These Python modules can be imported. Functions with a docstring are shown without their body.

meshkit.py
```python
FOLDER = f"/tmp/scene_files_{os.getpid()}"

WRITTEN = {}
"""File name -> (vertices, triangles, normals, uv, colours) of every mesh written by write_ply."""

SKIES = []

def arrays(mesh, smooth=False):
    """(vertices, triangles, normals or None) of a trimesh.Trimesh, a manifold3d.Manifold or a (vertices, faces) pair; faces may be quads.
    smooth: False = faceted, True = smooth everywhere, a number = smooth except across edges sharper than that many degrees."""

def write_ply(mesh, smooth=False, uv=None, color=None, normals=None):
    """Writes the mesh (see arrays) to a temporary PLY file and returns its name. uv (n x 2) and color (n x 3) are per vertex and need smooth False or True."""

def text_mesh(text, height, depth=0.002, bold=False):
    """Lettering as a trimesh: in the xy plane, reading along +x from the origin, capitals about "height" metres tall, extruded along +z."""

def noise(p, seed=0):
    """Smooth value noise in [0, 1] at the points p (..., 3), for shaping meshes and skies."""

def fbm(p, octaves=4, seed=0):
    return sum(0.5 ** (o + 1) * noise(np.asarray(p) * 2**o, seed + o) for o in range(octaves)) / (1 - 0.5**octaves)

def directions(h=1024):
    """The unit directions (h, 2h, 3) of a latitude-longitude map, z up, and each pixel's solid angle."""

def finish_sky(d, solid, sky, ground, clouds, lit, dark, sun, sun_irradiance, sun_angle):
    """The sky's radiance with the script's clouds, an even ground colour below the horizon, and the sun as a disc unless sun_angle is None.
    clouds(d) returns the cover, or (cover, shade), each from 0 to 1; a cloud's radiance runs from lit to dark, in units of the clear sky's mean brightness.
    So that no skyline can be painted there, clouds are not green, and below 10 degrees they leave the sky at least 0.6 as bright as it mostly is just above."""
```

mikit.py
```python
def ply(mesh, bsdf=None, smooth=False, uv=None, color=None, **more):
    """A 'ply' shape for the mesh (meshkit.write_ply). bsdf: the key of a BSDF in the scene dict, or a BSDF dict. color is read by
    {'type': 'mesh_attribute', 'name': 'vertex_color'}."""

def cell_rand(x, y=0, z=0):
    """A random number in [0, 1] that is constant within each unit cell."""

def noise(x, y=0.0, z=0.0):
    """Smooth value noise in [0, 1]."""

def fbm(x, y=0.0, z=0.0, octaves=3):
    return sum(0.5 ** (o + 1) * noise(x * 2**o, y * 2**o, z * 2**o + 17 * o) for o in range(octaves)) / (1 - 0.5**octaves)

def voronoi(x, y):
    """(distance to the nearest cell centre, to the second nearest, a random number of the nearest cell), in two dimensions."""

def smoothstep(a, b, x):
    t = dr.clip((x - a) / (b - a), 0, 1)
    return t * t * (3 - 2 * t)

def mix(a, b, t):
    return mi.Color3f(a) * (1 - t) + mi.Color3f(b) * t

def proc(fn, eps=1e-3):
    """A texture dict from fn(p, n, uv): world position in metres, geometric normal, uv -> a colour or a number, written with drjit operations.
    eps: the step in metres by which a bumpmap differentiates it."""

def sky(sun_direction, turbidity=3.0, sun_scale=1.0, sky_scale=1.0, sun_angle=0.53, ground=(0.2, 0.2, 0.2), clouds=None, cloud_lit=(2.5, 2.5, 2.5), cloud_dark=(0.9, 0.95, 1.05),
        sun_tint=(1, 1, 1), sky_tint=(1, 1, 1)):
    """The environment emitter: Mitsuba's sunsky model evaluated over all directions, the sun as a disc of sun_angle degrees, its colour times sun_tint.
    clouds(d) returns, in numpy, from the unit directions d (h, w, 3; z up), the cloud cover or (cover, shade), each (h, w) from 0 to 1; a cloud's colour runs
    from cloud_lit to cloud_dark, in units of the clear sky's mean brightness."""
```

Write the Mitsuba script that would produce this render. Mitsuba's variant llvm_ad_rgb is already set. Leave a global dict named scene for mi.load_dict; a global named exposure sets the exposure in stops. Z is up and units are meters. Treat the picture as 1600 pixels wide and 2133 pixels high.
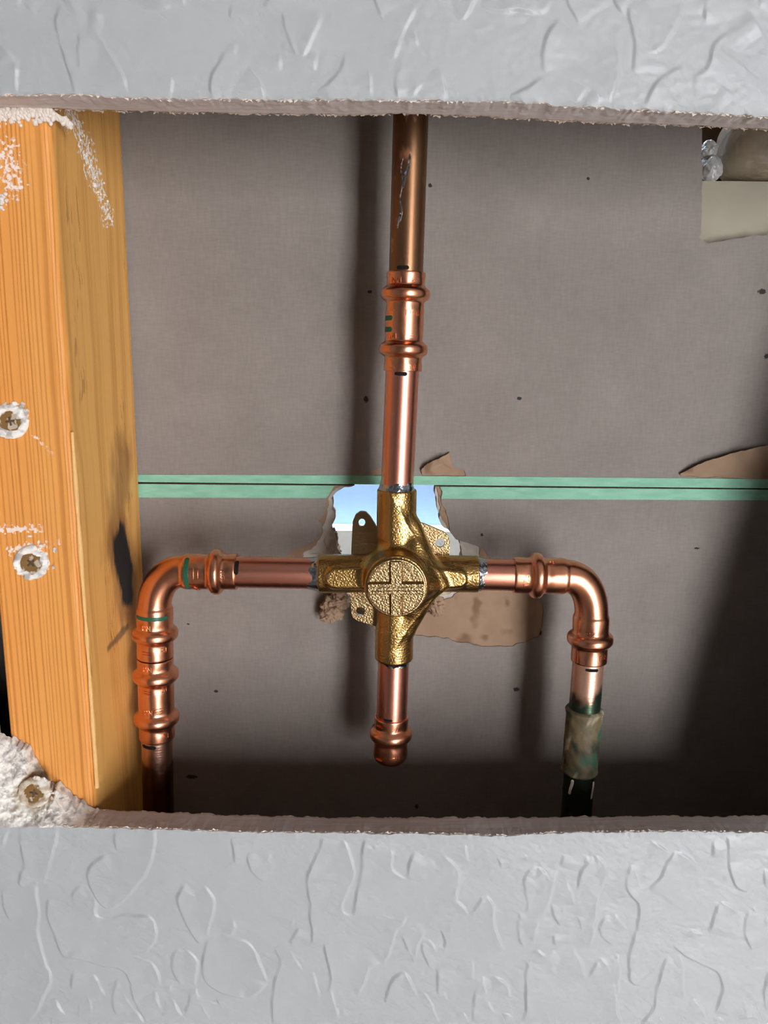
import math, random
import numpy as np, trimesh, drjit as dr, mitsuba as mi, mikit, meshkit
from shapely.geometry import Polygon, box as sbox, Point
from shapely.ops import unary_union
from mikit import noise, fbm, voronoi, smoothstep, mix, proc

# ------------------------------------------------------------------ camera, light, exposure
W, H, F = 1600.0, 2133.0, 1602.0
PITCH, ROLL = math.radians(11.0), math.radians(0.6)
CAM = np.array([0.0, -0.313, 0.0])
FWD = np.array([0, math.cos(PITCH), -math.sin(PITCH)])
UP0 = np.array([0, math.sin(PITCH), math.cos(PITCH)])
RIGHT = math.cos(ROLL) * np.array([1.0, 0, 0]) + math.sin(ROLL) * UP0
UPV = math.cos(ROLL) * UP0 - math.sin(ROLL) * np.array([1.0, 0, 0])
T = mi.ScalarTransform4f
exposure = -0.32
WINDOW_L = (36.0, 36.8, 38.3)
LAMP_L = (66.0, 73.0, 84.0)
scene, labels = {}, {}
scene['camera'] = {'type': 'perspective', 'fov': 2 * math.degrees(math.atan(W / 2 / F)), 'fov_axis': 'x', 'near_clip': 0.01, 'far_clip': 50.0,
                   'to_world': T().look_at(origin=CAM.tolist(), target=(CAM + FWD).tolist(), up=UPV.tolist())}
rng = np.random.default_rng(7); random.seed(7)


def ray(px, py):
    return FWD + (px - W / 2) / F * RIGHT - (py - H / 2) / F * UPV


def at(px, py, Y):                                   # the photo's pixel measured on the plane y = Y of the wall cavity
    d = ray(px, py)
    return CAM + d * ((Y - CAM[1]) / d[1])


def at_x(px, py, X):
    d = ray(px, py)
    return CAM + d * ((X - CAM[0]) / d[0])


def put(key, mesh, bsdf, smooth=False, label=None, cat=None, group=None, kind=None, **more):
    base, n = key, 0
    while key in scene:
        n += 1
        key = f'{base}_{n:03d}'
    scene[key] = mikit.ply(mesh, bsdf, smooth, **more)
    tag(key, label, cat, group, kind)
    return key


def tag(key, label=None, cat=None, group=None, kind=None):
    d = {k: v for k, v in (('label', label), ('category', cat), ('group', group), ('kind', kind)) if v}
    if d:
        labels[key] = {**labels.get(key, {}), **d}


def boxm(x0, x1, y0, y1, z0, z1):
    m = trimesh.creation.box((x1 - x0, y1 - y0, z1 - z0))
    m.apply_translation(((x0 + x1) / 2, (y0 + y1) / 2, (z0 + z1) / 2))
    return m


# ------------------------------------------------------------------ materials
def mat(name, **kw):
    scene[name] = {'type': 'twosided', 'm': {'type': 'principled', **{k: ({'type': 'rgb', 'value': v} if isinstance(v, (tuple, list)) else v) for k, v in kw.items()}}}
    return name


def bumped(name, height, eps, scale=1.0, **kw):
    inner = {'type': 'principled', **{k: ({'type': 'rgb', 'value': v} if isinstance(v, (tuple, list)) else v) for k, v in kw.items()}}
    scene[name] = {'type': 'twosided', 'm': {'type': 'bumpmap', 'arbitrary': proc(height, eps), 'scale': scale, 'b': inner}}
    return name


def seg_dist(a, b, a0, b0, a1, b1):
    """distance of (a, b) to the segment and the position along it"""
    ex, ey = a1 - a0, b1 - b0
    t = dr.clip(((a - a0) * ex + (b - b0) * ey) / (ex * ex + ey * ey), 0, 1)
    return dr.sqrt(dr.square(a - a0 - t * ex) + dr.square(b - b0 - t * ey)), t


# painted wall
def paint_c(p, n, uv):
    k = fbm(p.x * 18, p.z * 18, 3.0, 3)
    return mix((0.375, 0.380, 0.385), (0.415, 0.415, 0.405), k)


mat('paint', base_color=proc(paint_c), roughness=0.42, specular=0.4)


def gyp_c(p, n, uv):                                  # cut gypsum core between the two sheets of paper
    k = fbm(p.x * 60, p.y * 900, p.z * 300, 3)
    core = mix((0.43, 0.37, 0.345), (0.60, 0.53, 0.50), k)
    j = noise(p.x * 700, p.z * 200) * 0.0009
    core = mix(core, (0.80, 0.78, 0.74), smoothstep(0.0015, 0.0006, p.y + j))
    return mix(core, (0.42, 0.33, 0.26), smoothstep(0.0146, 0.0154, p.y + j * 0.6))


mat('gypsum_cut', base_color=proc(gyp_c), roughness=0.9, specular=0.2)


SC = at(72, 1650, 0.0075)


def crumble_c(p, n, uv):
    k = fbm(p.x * 350, p.y * 350, p.z * 350, 4)
    return mix(mix((0.44, 0.39, 0.36), (0.80, 0.755, 0.69), smoothstep(0.30, 0.60, k)), (0.40, 0.27, 0.12), smoothstep(0.011, 0.004, dr.sqrt(dr.square(p.x - SC[0]) + dr.square(p.z - SC[2])) + (k - 0.5) * 0.012) * 0.6)


mat('gypsum_crumble', base_color=proc(crumble_c), roughness=0.95, specular=0.2)
mat('gypsum_dust', base_color=(0.70, 0.62, 0.54), roughness=0.95, specular=0.2)

SPECKS = [(770, 608, 5, 3), (762, 832, 5, 6), (1082, 830, 5, 4), (399, 1618, 13, 5), (1225, 372, 3, 3), (1588, 607, 9, 5), (1597, 742, 5, 5), (1076, 1436, 7, 5),
          (1228, 1188, 8, 3), (1452, 1142, 6, 2), (1004, 1114, 3, 3), (392, 1300, 3, 2), (868, 1680, 4, 6), (1126, 1318, 3, 5), (450, 1440, 5, 3), (896, 386, 4, 4)]
SPW = [(*at(px, py, 0.105)[[0, 2]], a * 0.00026, b * 0.00026) for px, py, a, b in SPECKS]


def paper_c(p, n, uv):
    k = fbm(p.x * 40, p.z * 40, 1.0, 3)
    f = noise(p.x * 1700, p.z * 260) * 0.5 + noise(p.x * 300, p.z * 1900, 4.0) * 0.5
    c = mix((0.182, 0.156, 0.138), (0.262, 0.227, 0.203), k * 0.55 + f * 0.45)
    d = mi.Float(9.0)
    for x, z, a, b in SPW:
        d = dr.minimum(d, dr.square((p.x - x) / a) + dr.square((p.z - z) / b))
    d = d + (noise(p.x * 1500, p.z * 1500, 2.0) - 0.5) * 0.9
    return mix((0.035, 0.03, 0.03), c, smoothstep(0.6, 1.3, d))


mat('grey_paper', base_color=proc(paper_c), roughness=0.85, specular=0.2)


def tan_c(p, n, uv):
    k = fbm(p.x * 90, p.z * 90, p.y * 90, 4)
    c = mix((0.235, 0.150, 0.095), (0.335, 0.225, 0.150), k)
    return mix(c, (0.13, 0.07, 0.035), smoothstep(0.66, 0.80, fbm(p.x * 85, p.z * 75, 9.0, 3)) * 0.7)


mat('tan_paper', base_color=proc(tan_c), roughness=0.9, specular=0.2)


def core_c(p, n, uv):
    k = fbm(p.x * 300, p.y * 300, p.z * 300, 3)
    c = mix((0.36, 0.32, 0.28), (0.52, 0.48, 0.43), k)
    return mix(c, (0.25, 0.175, 0.10), smoothstep(0.1068, 0.1075, p.y + (k - 0.5) * 0.001))


mat('gypsum_core', base_color=proc(core_c), roughness=0.95, specular=0.15)


def green_c(p, n, uv):
    k = fbm(p.x * 130, p.z * 500, 0.0, 3)
    return mix((0.17, 0.37, 0.255), (0.27, 0.50, 0.365), k)


mat('green_paper', base_color=proc(green_c), roughness=0.8, specular=0.2)

SX = -0.134                                           # the stud's right side
b0, b1, b2 = at_x(254, 1142, SX), at_x(263, 1185, SX), at_x(268, 1236, SX)
s0, s1 = at_x(258, 960, SX), at_x(240, 1130, SX)
DUST = [(at_x(150, 243, SX), at_x(188, 330, SX)), (at_x(188, 330, SX), at_x(222, 425, SX))]
fd = [at(10, 315, 0.016), at(30, 385, 0.016), at(0, 1102, 0.016), at(150, 1100, 0.016), at(70, 905, 0.016), at(110, 945, 0.016), at(20, 1150, 0.016), at(120, 1125, 0.016)]
m0, m1 = at_x(228, 1350, SX), at_x(268, 1305, SX)


def wood_c(p, n, uv):
    front = smoothstep(0.0196, 0.0178, p.y)
    w = (noise(p.z * 9, 3.0) - 0.5) * 0.0016
    g1 = 0.5 + 0.5 * dr.sin(2 * math.pi * ((p.x + w) * 480 + 1.3 * noise((p.x + w) * 260, p.z * 2.5)))
    g2 = noise((p.x + w) * 1700, p.z * 22, 5.0)
    cf = mix((0.72, 0.315, 0.076), (0.40, 0.130, 0.020), smoothstep(0.45, 1.0, g1 * 0.7 + g2 * 0.3) * (0.45 + 0.55 * noise((p.x + w) * 180, p.z * 7, 2.0)))
    cf = mix(cf, (0.66, 0.24, 0.045), noise((p.x + w) * 90, p.z * 4, 7.0) * 0.5)
    q = noise(p.y * 260 + noise(p.z * 14, p.y * 40) * 3, p.z * 3.5, 2.0)
    q2 = noise(p.y * 1400, p.z * 18, 3.0)
    cs = mix((0.72, 0.375, 0.105), (0.55, 0.25, 0.055), smoothstep(0.35, 0.85, q * 0.6 + q2 * 0.4) * 0.8)
    # dark flecks of the side face
    fl = smoothstep(0.70, 0.80, fbm(p.y * 800 + 3 * noise(p.z * 90, p.y * 200), p.z * 85, 8.0, 2)) * smoothstep(0.5, 0.75, noise(p.y * 60, p.z * 16, 1.0))
    cs = mix(cs, (0.22, 0.085, 0.02), fl * 0.45)
    # torch burn on the side face
    wob = (fbm(p.y * 170, p.z * 60, 6.0, 3) - 0.5) * 0.011
    d1, _ = seg_dist(p.y, p.z, b0[1], b0[2], b1[1], b1[2])
    d2, _ = seg_dist(p.y, p.z, b1[1], b1[2], b2[1], b2[2])
    d = dr.minimum(d1, d2) + wob
    soot, _ = seg_dist(p.y, p.z, s0[1], s0[2], s1[1], s1[2])
    soot = soot + wob * 1.6
    cs = mix(cs, (0.20, 0.085, 0.025), smoothstep(0.018, 0.004, soot) * 0.6)
    cs = mix(cs, (0.25, 0.10, 0.03), smoothstep(0.022, 0.011, d) * 0.65)
    cs = mix(cs, (0.012, 0.010, 0.010), smoothstep(0.0135, 0.0075, d + smoothstep(b1[2], b2[2], p.z) * 0.0035))
    dm, _ = seg_dist(p.y, p.z, m0[1], m0[2], m1[1], m1[2])
    cs = mix(cs, (0.06, 0.045, 0.03), smoothstep(0.0030, 0.0008, dm + wob * 0.3) * 0.7)
    # plaster dust
    sp = fbm(p.y * 900 + p.x * 900, p.z * 900, 1.0, 3)
    dd = mi.Float(9.0)
    for a, b in DUST:
        dd = dr.minimum(dd, seg_dist(p.y, p.z, a[1], a[2], b[1], b[2])[0])
    cov = smoothstep(0.014, 0.0005, dd + (noise(p.y * 130, p.z * 130, 3.0) - 0.35) * 0.012)
    cs = mix(cs, (0.86, 0.80, 0.72), smoothstep(0.56, 0.44, sp + (1 - cov) * 0.22) * smoothstep(0.0, 0.35, cov))
    df = seg_dist(p.x, p.z, fd[0][0], fd[0][2], fd[1][0], fd[1][2])[0]
    cov = smoothstep(0.0085, 0.001, df)
    cf = mix(cf, (0.82, 0.68, 0.60), smoothstep(0.60, 0.36, sp + (1 - cov) * 0.30) * smoothstep(0, 0.3, cov))
    for i, wd in ((2, 0.0042), (4, 0.0016), (6, 0.004)):
        cov = smoothstep(wd, 0.0, seg_dist(p.x, p.z, fd[i][0], fd[i][2], fd[i + 1][0], fd[i + 1][2])[0])
        cf = mix(cf, (0.86, 0.78, 0.72), smoothstep(0.56, 0.40, sp + (1 - cov) * 0.3) * smoothstep(0, 0.5, cov) * 0.7 * smoothstep(0.25, 0.5, noise(p.x * 110, p.z * 110, 2.0)))
    return mix(cs, cf, front)


def wood_h(p, n, uv):
    return noise(p.x * 700 + p.y * 500, p.z * 6) * 0.00010


bumped('pine', wood_h, 0.0002, base_color=proc(wood_c), roughness=0.55, specular=0.35)
mat('chipped_pine', base_color=(0.74, 0.42, 0.15), roughness=0.7)

# metals
def copper_c(p, n, uv):
    k = fbm(p.x * 120, p.y * 120, p.z * 70, 3)
    return mix((0.84, 0.32, 0.17), (0.92, 0.42, 0.25), k)


def copper_r(p, n, uv):
    return 0.20 + 0.14 * fbm(p.x * 260, p.y * 260, p.z * 130, 3)


mat('copper', base_color=proc(copper_c), roughness=proc(copper_r), metallic=1.0)


def tube_c(p, n, uv):
    k = fbm(p.x * 60, p.y * 160, p.z * 60, 3)
    return mix((0.80, 0.28, 0.18), (0.88, 0.38, 0.27), k)


mat('copper_tube', base_color=proc(tube_c), roughness=0.30, metallic=1.0)


def tube_old_c(p, n, uv):
    k = fbm(p.x * 160, p.y * 160, p.z * 45, 4)
    c = mix((0.17, 0.078, 0.036), (0.28, 0.145, 0.075), k)
    return mix(c, (0.80, 0.38, 0.22), smoothstep(0.60, 0.9, fbm(p.x * 250, p.y * 250, p.z * 110, 3) + smoothstep(0.045, 0.034, p.z) * 0.18))


mat('copper_old', base_color=proc(tube_old_c), roughness=0.36, metallic=0.9)
ZL = at(327, 1592, 0.052)[2]
ZR0, ZR1 = at(1221, 1440, 0.06)[2], at(1218, 1475, 0.06)[2]


def sanded_h(p, n, uv):
    return noise(p.z * 2600 + p.x * 160, p.x * 130) * 0.00005


def left_c(p, n, uv):
    k = fbm(p.x * 160, p.y * 160, p.z * 90, 3)
    return mix(mix((0.14, 0.055, 0.03), (0.26, 0.12, 0.07), k), (0.90, 0.50, 0.36), smoothstep(ZL - 0.004, ZL + 0.004, p.z + (k - 0.5) * 0.016))


bumped('copper_sanded_left', sanded_h, 0.0002, base_color=proc(left_c), roughness=0.30, metallic=1.0)


def right_c(p, n, uv):
    k = fbm(p.x * 160, p.y * 160, p.z * 90, 3)
    grn = smoothstep(0.48, 0.70, fbm(p.x * 90, p.y * 90, p.z * 60, 3) + smoothstep(ZR0 - 0.002, ZR1, p.z) * 0.25)
    old = mix(mix((0.05, 0.032, 0.020), (0.13, 0.075, 0.045), k), (0.025, 0.075, 0.045), grn * 0.75)
    return mix(old, (0.88, 0.49, 0.34), smoothstep(ZR0 - 0.004, ZR0 + 0.004, p.z + (k - 0.5) * 0.018 - (p.x - 0.105) * 0.5))


bumped('copper_sanded_right', sanded_h, 0.0002, base_color=proc(right_c), roughness=0.34, metallic=0.85)


def patina_c(p, n, uv):
    k = fbm(p.x * 110, p.y * 110, p.z * 70 + p.x * 60, 4)
    c = mix((0.030, 0.032, 0.018), (0.125, 0.090, 0.045), smoothstep(0.35, 0.6, k))
    c = mix(c, (0.03, 0.085, 0.05), smoothstep(0.52, 0.66, fbm(p.x * 140, p.y * 140, p.z * 80, 3)))
    return mix(c, (0.34, 0.29, 0.20), smoothstep(0.56, 0.70, fbm(p.x * 100 + 3, p.z * 75 - p.x * 110, p.y * 80, 4)))


def patina_h(p, n, uv):
    return fbm(p.x * 300, p.y * 300, p.z * 260, 3) * 0.0008


bumped('patina', patina_h, 0.0004, base_color=proc(patina_c), roughness=0.6, specular=0.4)


def brass_c(p, n, uv):
    k = fbm(p.x * 90, p.y * 90, p.z * 90, 3)
    return mix((0.49, 0.275, 0.085), (0.60, 0.36, 0.125), k)


def brass_h(p, n, uv):
    return fbm(p.x * 1500, p.y * 1500, p.z * 1500, 2) * 0.00022


bumped('brass', brass_h, 0.0002, base_color=proc(brass_c), roughness=0.30, metallic=1.0)
bumped('brass_cast', lambda p, n, uv: fbm(p.x * 1500, p.y * 1500, p.z * 1500, 2) * 0.00034, 0.0002, base_color=(0.37, 0.245, 0.12), roughness=0.40, metallic=1.0)
bumped('solder_metal', lambda p, n, uv: fbm(p.x * 700, p.y * 700, p.z * 700, 2) * 0.0005, 0.0003, base_color=(0.50, 0.53, 0.57), roughness=0.2, metallic=1.0)
mat('marker_ink', base_color=(0.012, 0.008, 0.008), roughness=0.7, specular=0.1)
mat('green_ink', base_color=(0.012, 0.085, 0.042), roughness=0.4, specular=0.35)
mat('screw_metal', base_color=proc(lambda p, n, uv: mix((0.30, 0.165, 0.055), (0.72, 0.60, 0.46), smoothstep(0.52, 0.64, fbm(p.x * 420, p.z * 420, 3.0, 3)))), roughness=0.45, metallic=0.5)
mat('screw_slot', base_color=(0.075, 0.045, 0.025), roughness=0.8)
mat('cream_board', base_color=proc(lambda p, n, uv: mix((0.26, 0.225, 0.165), (0.32, 0.28, 0.205), fbm(p.x * 60, p.z * 60, 0.0, 3))), roughness=0.7)
mat('cream_foam', base_color=proc(lambda p, n, uv: mix((0.15, 0.105, 0.06), (0.24, 0.19, 0.125), fbm(p.x * 120, p.z * 120, 0.0, 3))), roughness=0.6)
mat('white_caulk', base_color=(0.36, 0.345, 0.33), roughness=0.35, specular=0.5)
mat('dark_wood', base_color=(0.10, 0.06, 0.035), roughness=0.8)
mat('room_paint', base_color=(0.23, 0.225, 0.22), roughness=0.8)
mat('room_floor', base_color=proc(lambda p, n, uv: mix((0.20, 0.16, 0.13), (0.28, 0.23, 0.19), fbm(p.x * 3, p.y * 30, 0.0, 3))), roughness=0.5)
mat('blue_paint', base_color=(0.42, 0.63, 0.92), roughness=0.6)
mat('cream_ledge', base_color=(0.78, 0.76, 0.70), roughness=0.4)
mat('frame_white', base_color=(0.75, 0.75, 0.74), roughness=0.5)
mat('cavity_dark', base_color=(0.06, 0.05, 0.045), roughness=0.9)

# ------------------------------------------------------------------ setting: the front wall with its cut opening
TOPF = [(-300, 197), (0, 197), (100, 195), (180, 197), (260, 203), (350, 206), (600, 208), (760, 207), (960, 210), (1100, 213), (1200, 222), (1400, 232), (1600, 243), (1900, 256)]
TOPB = [(-300, 224), (0, 225), (150, 228), (260, 232), (500, 237), (720, 240), (830, 238), (1000, 243), (1130, 250), (1300, 258), (1450, 263), (1600, 270), (1900, 283)]
BOTF = [(-300, 1722), (0, 1722), (100, 1722), (250, 1725), (500, 1733), (700, 1735), (900, 1737), (1070, 1742), (1150, 1735), (1400, 1732), (1600, 1735), (1900, 1738)]
BOTB = [(-300, 1680), (0, 1681), (210, 1685), (300, 1690), (500, 1698), (700, 1703), (900, 1703), (1100, 1702), (1300, 1700), (1500, 1700), (1600, 1698), (1900, 1695)]
BROKEN = [(-300, 1500), (-40, 1518), (0, 1526), (35, 1535), (62, 1548), (72, 1575), (82, 1592), (100, 1612), (112, 1627), (140, 1638), (160, 1658), (185, 1678), (208, 1686)]
DW = 0.016


def curve(px, Y):
    pts = np.array([at(x, y, Y) for x, y in px])
    return lambda x: np.interp(x, pts[:, 0], pts[:, 2])


zTF, zTB, zBF, zBB, zBR = curve(TOPF, 0.0), curve(TOPB, DW), curve(BOTF, 0.0), curve(BOTB, DW), curve(BROKEN, DW)


def jag(x, amp, seed):
    p = np.stack([x * 900, x * 0, x * 0], -1)
    q = np.stack([x * 260, x * 0 + 5, x * 0], -1)
    return amp * ((meshkit.noise(p, seed) - 0.5) + 1.4 * (meshkit.noise(q, seed + 1) - 0.5))


def grid(P):
    """a mesh from an (n, m, 3) array of points"""
    n, m = P.shape[:2]
    i = np.arange(n * m).reshape(n, m)
    f = np.stack([i[:-1, :-1], i[1:, :-1], i[1:, 1:], i[:-1, 1:]], -1).reshape(-1, 4)
    return trimesh.Trimesh(P.reshape(-1, 3), np.vstack([f[:, [0, 1, 2]], f[:, [0, 2, 3]]]), process=False)


# ridges of the skip-trowel texture, traced where they stand on the wall: (w = falls away to the right, d = falls away to the left)
RT = [('d', [(128, 10), (112, 45), (122, 90), (138, 130), (150, 165), (152, 195)]), ('w', [(195, 55), (222, 95), (248, 135), (264, 165), (265, 195)]), ('w', [(165, 80), (152, 98), (158, 125)]),
      ('d', [(170, 60), (158, 110), (166, 160)]), ('w', [(36, 125), (38, 160), (34, 195)]), ('w', [(4, 95), (22, 105), (36, 130)]), ('w', [(360, 155), (362, 180), (352, 206)]), ('d', [(335, 155), (340, 175)]),
      ('d', [(470, 92), (466, 122), (440, 150), (436, 175), (440, 208)]), ('w', [(490, 86), (500, 105), (490, 122)]), ('w', [(510, 132), (540, 155), (552, 175), (548, 207)]), ('d', [(586, 20), (590, 55), (604, 92), (624, 130)]),
      ('w', [(672, 18), (668, 45), (650, 85), (640, 112), (624, 132)]), ('w', [(585, 108), (590, 125), (583, 152)]), ('w', [(662, 108), (666, 128), (656, 150)]), ('d', [(716, 110), (716, 140), (695, 165), (660, 192)]),
      ('w', [(770, 138), (780, 160), (772, 205)]), ('w', [(870, 12), (850, 45), (835, 85), (820, 128)]), ('w', [(866, 62), (876, 80), (870, 106)]), ('d', [(838, 128), (822, 150), (820, 180), (828, 208)]), ('w', [(890, 165), (876, 170), (866, 188), (862, 208)]),
      ('w', [(915, 140), (926, 160), (930, 208)]), ('d', [(868, 165), (880, 190)]), ('d', [(1165, 40), (1138, 66), (1128, 95), (1132, 155)]), ('d', [(1130, 160), (1110, 180), (1062, 200)]), ('d', [(1308, 0), (1310, 45), (1325, 95), (1318, 150)]),
      ('w', [(1424, 0), (1420, 40), (1395, 75), (1380, 108), (1355, 115), (1330, 105)]), ('w', [(1285, 95), (1296, 125), (1290, 165), (1270, 215)]), ('w', [(1222, 182), (1208, 205), (1200, 215)]), ('w', [(1240, 185), (1258, 205)]), ('d', [(1525, 66), (1486, 85), (1480, 112), (1475, 150), (1440, 158)]),
      ('d', [(1420, 138), (1375, 160), (1352, 190), (1345, 222)]), ('w', [(1500, 175), (1520, 190), (1534, 205)]), ('w', [(290, 12), (305, 22), (330, 15), (350, 30), (362, 10)]), ('w', [(1000, 12), (1040, 30), (1080, 18), (1105, 30), (1140, 28), (1146, 2)]), ('d', [(930, 40), (932, 58)]), ('d', [(985, 55), (988, 72)]),
      ('d', [(50, 5), (68, 28)]), ('w', [(190, 20), (200, 40), (215, 25)]), ('w', [(1560, 20), (1590, 70)]), ('d', [(480, 10), (476, 40)])]
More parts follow.
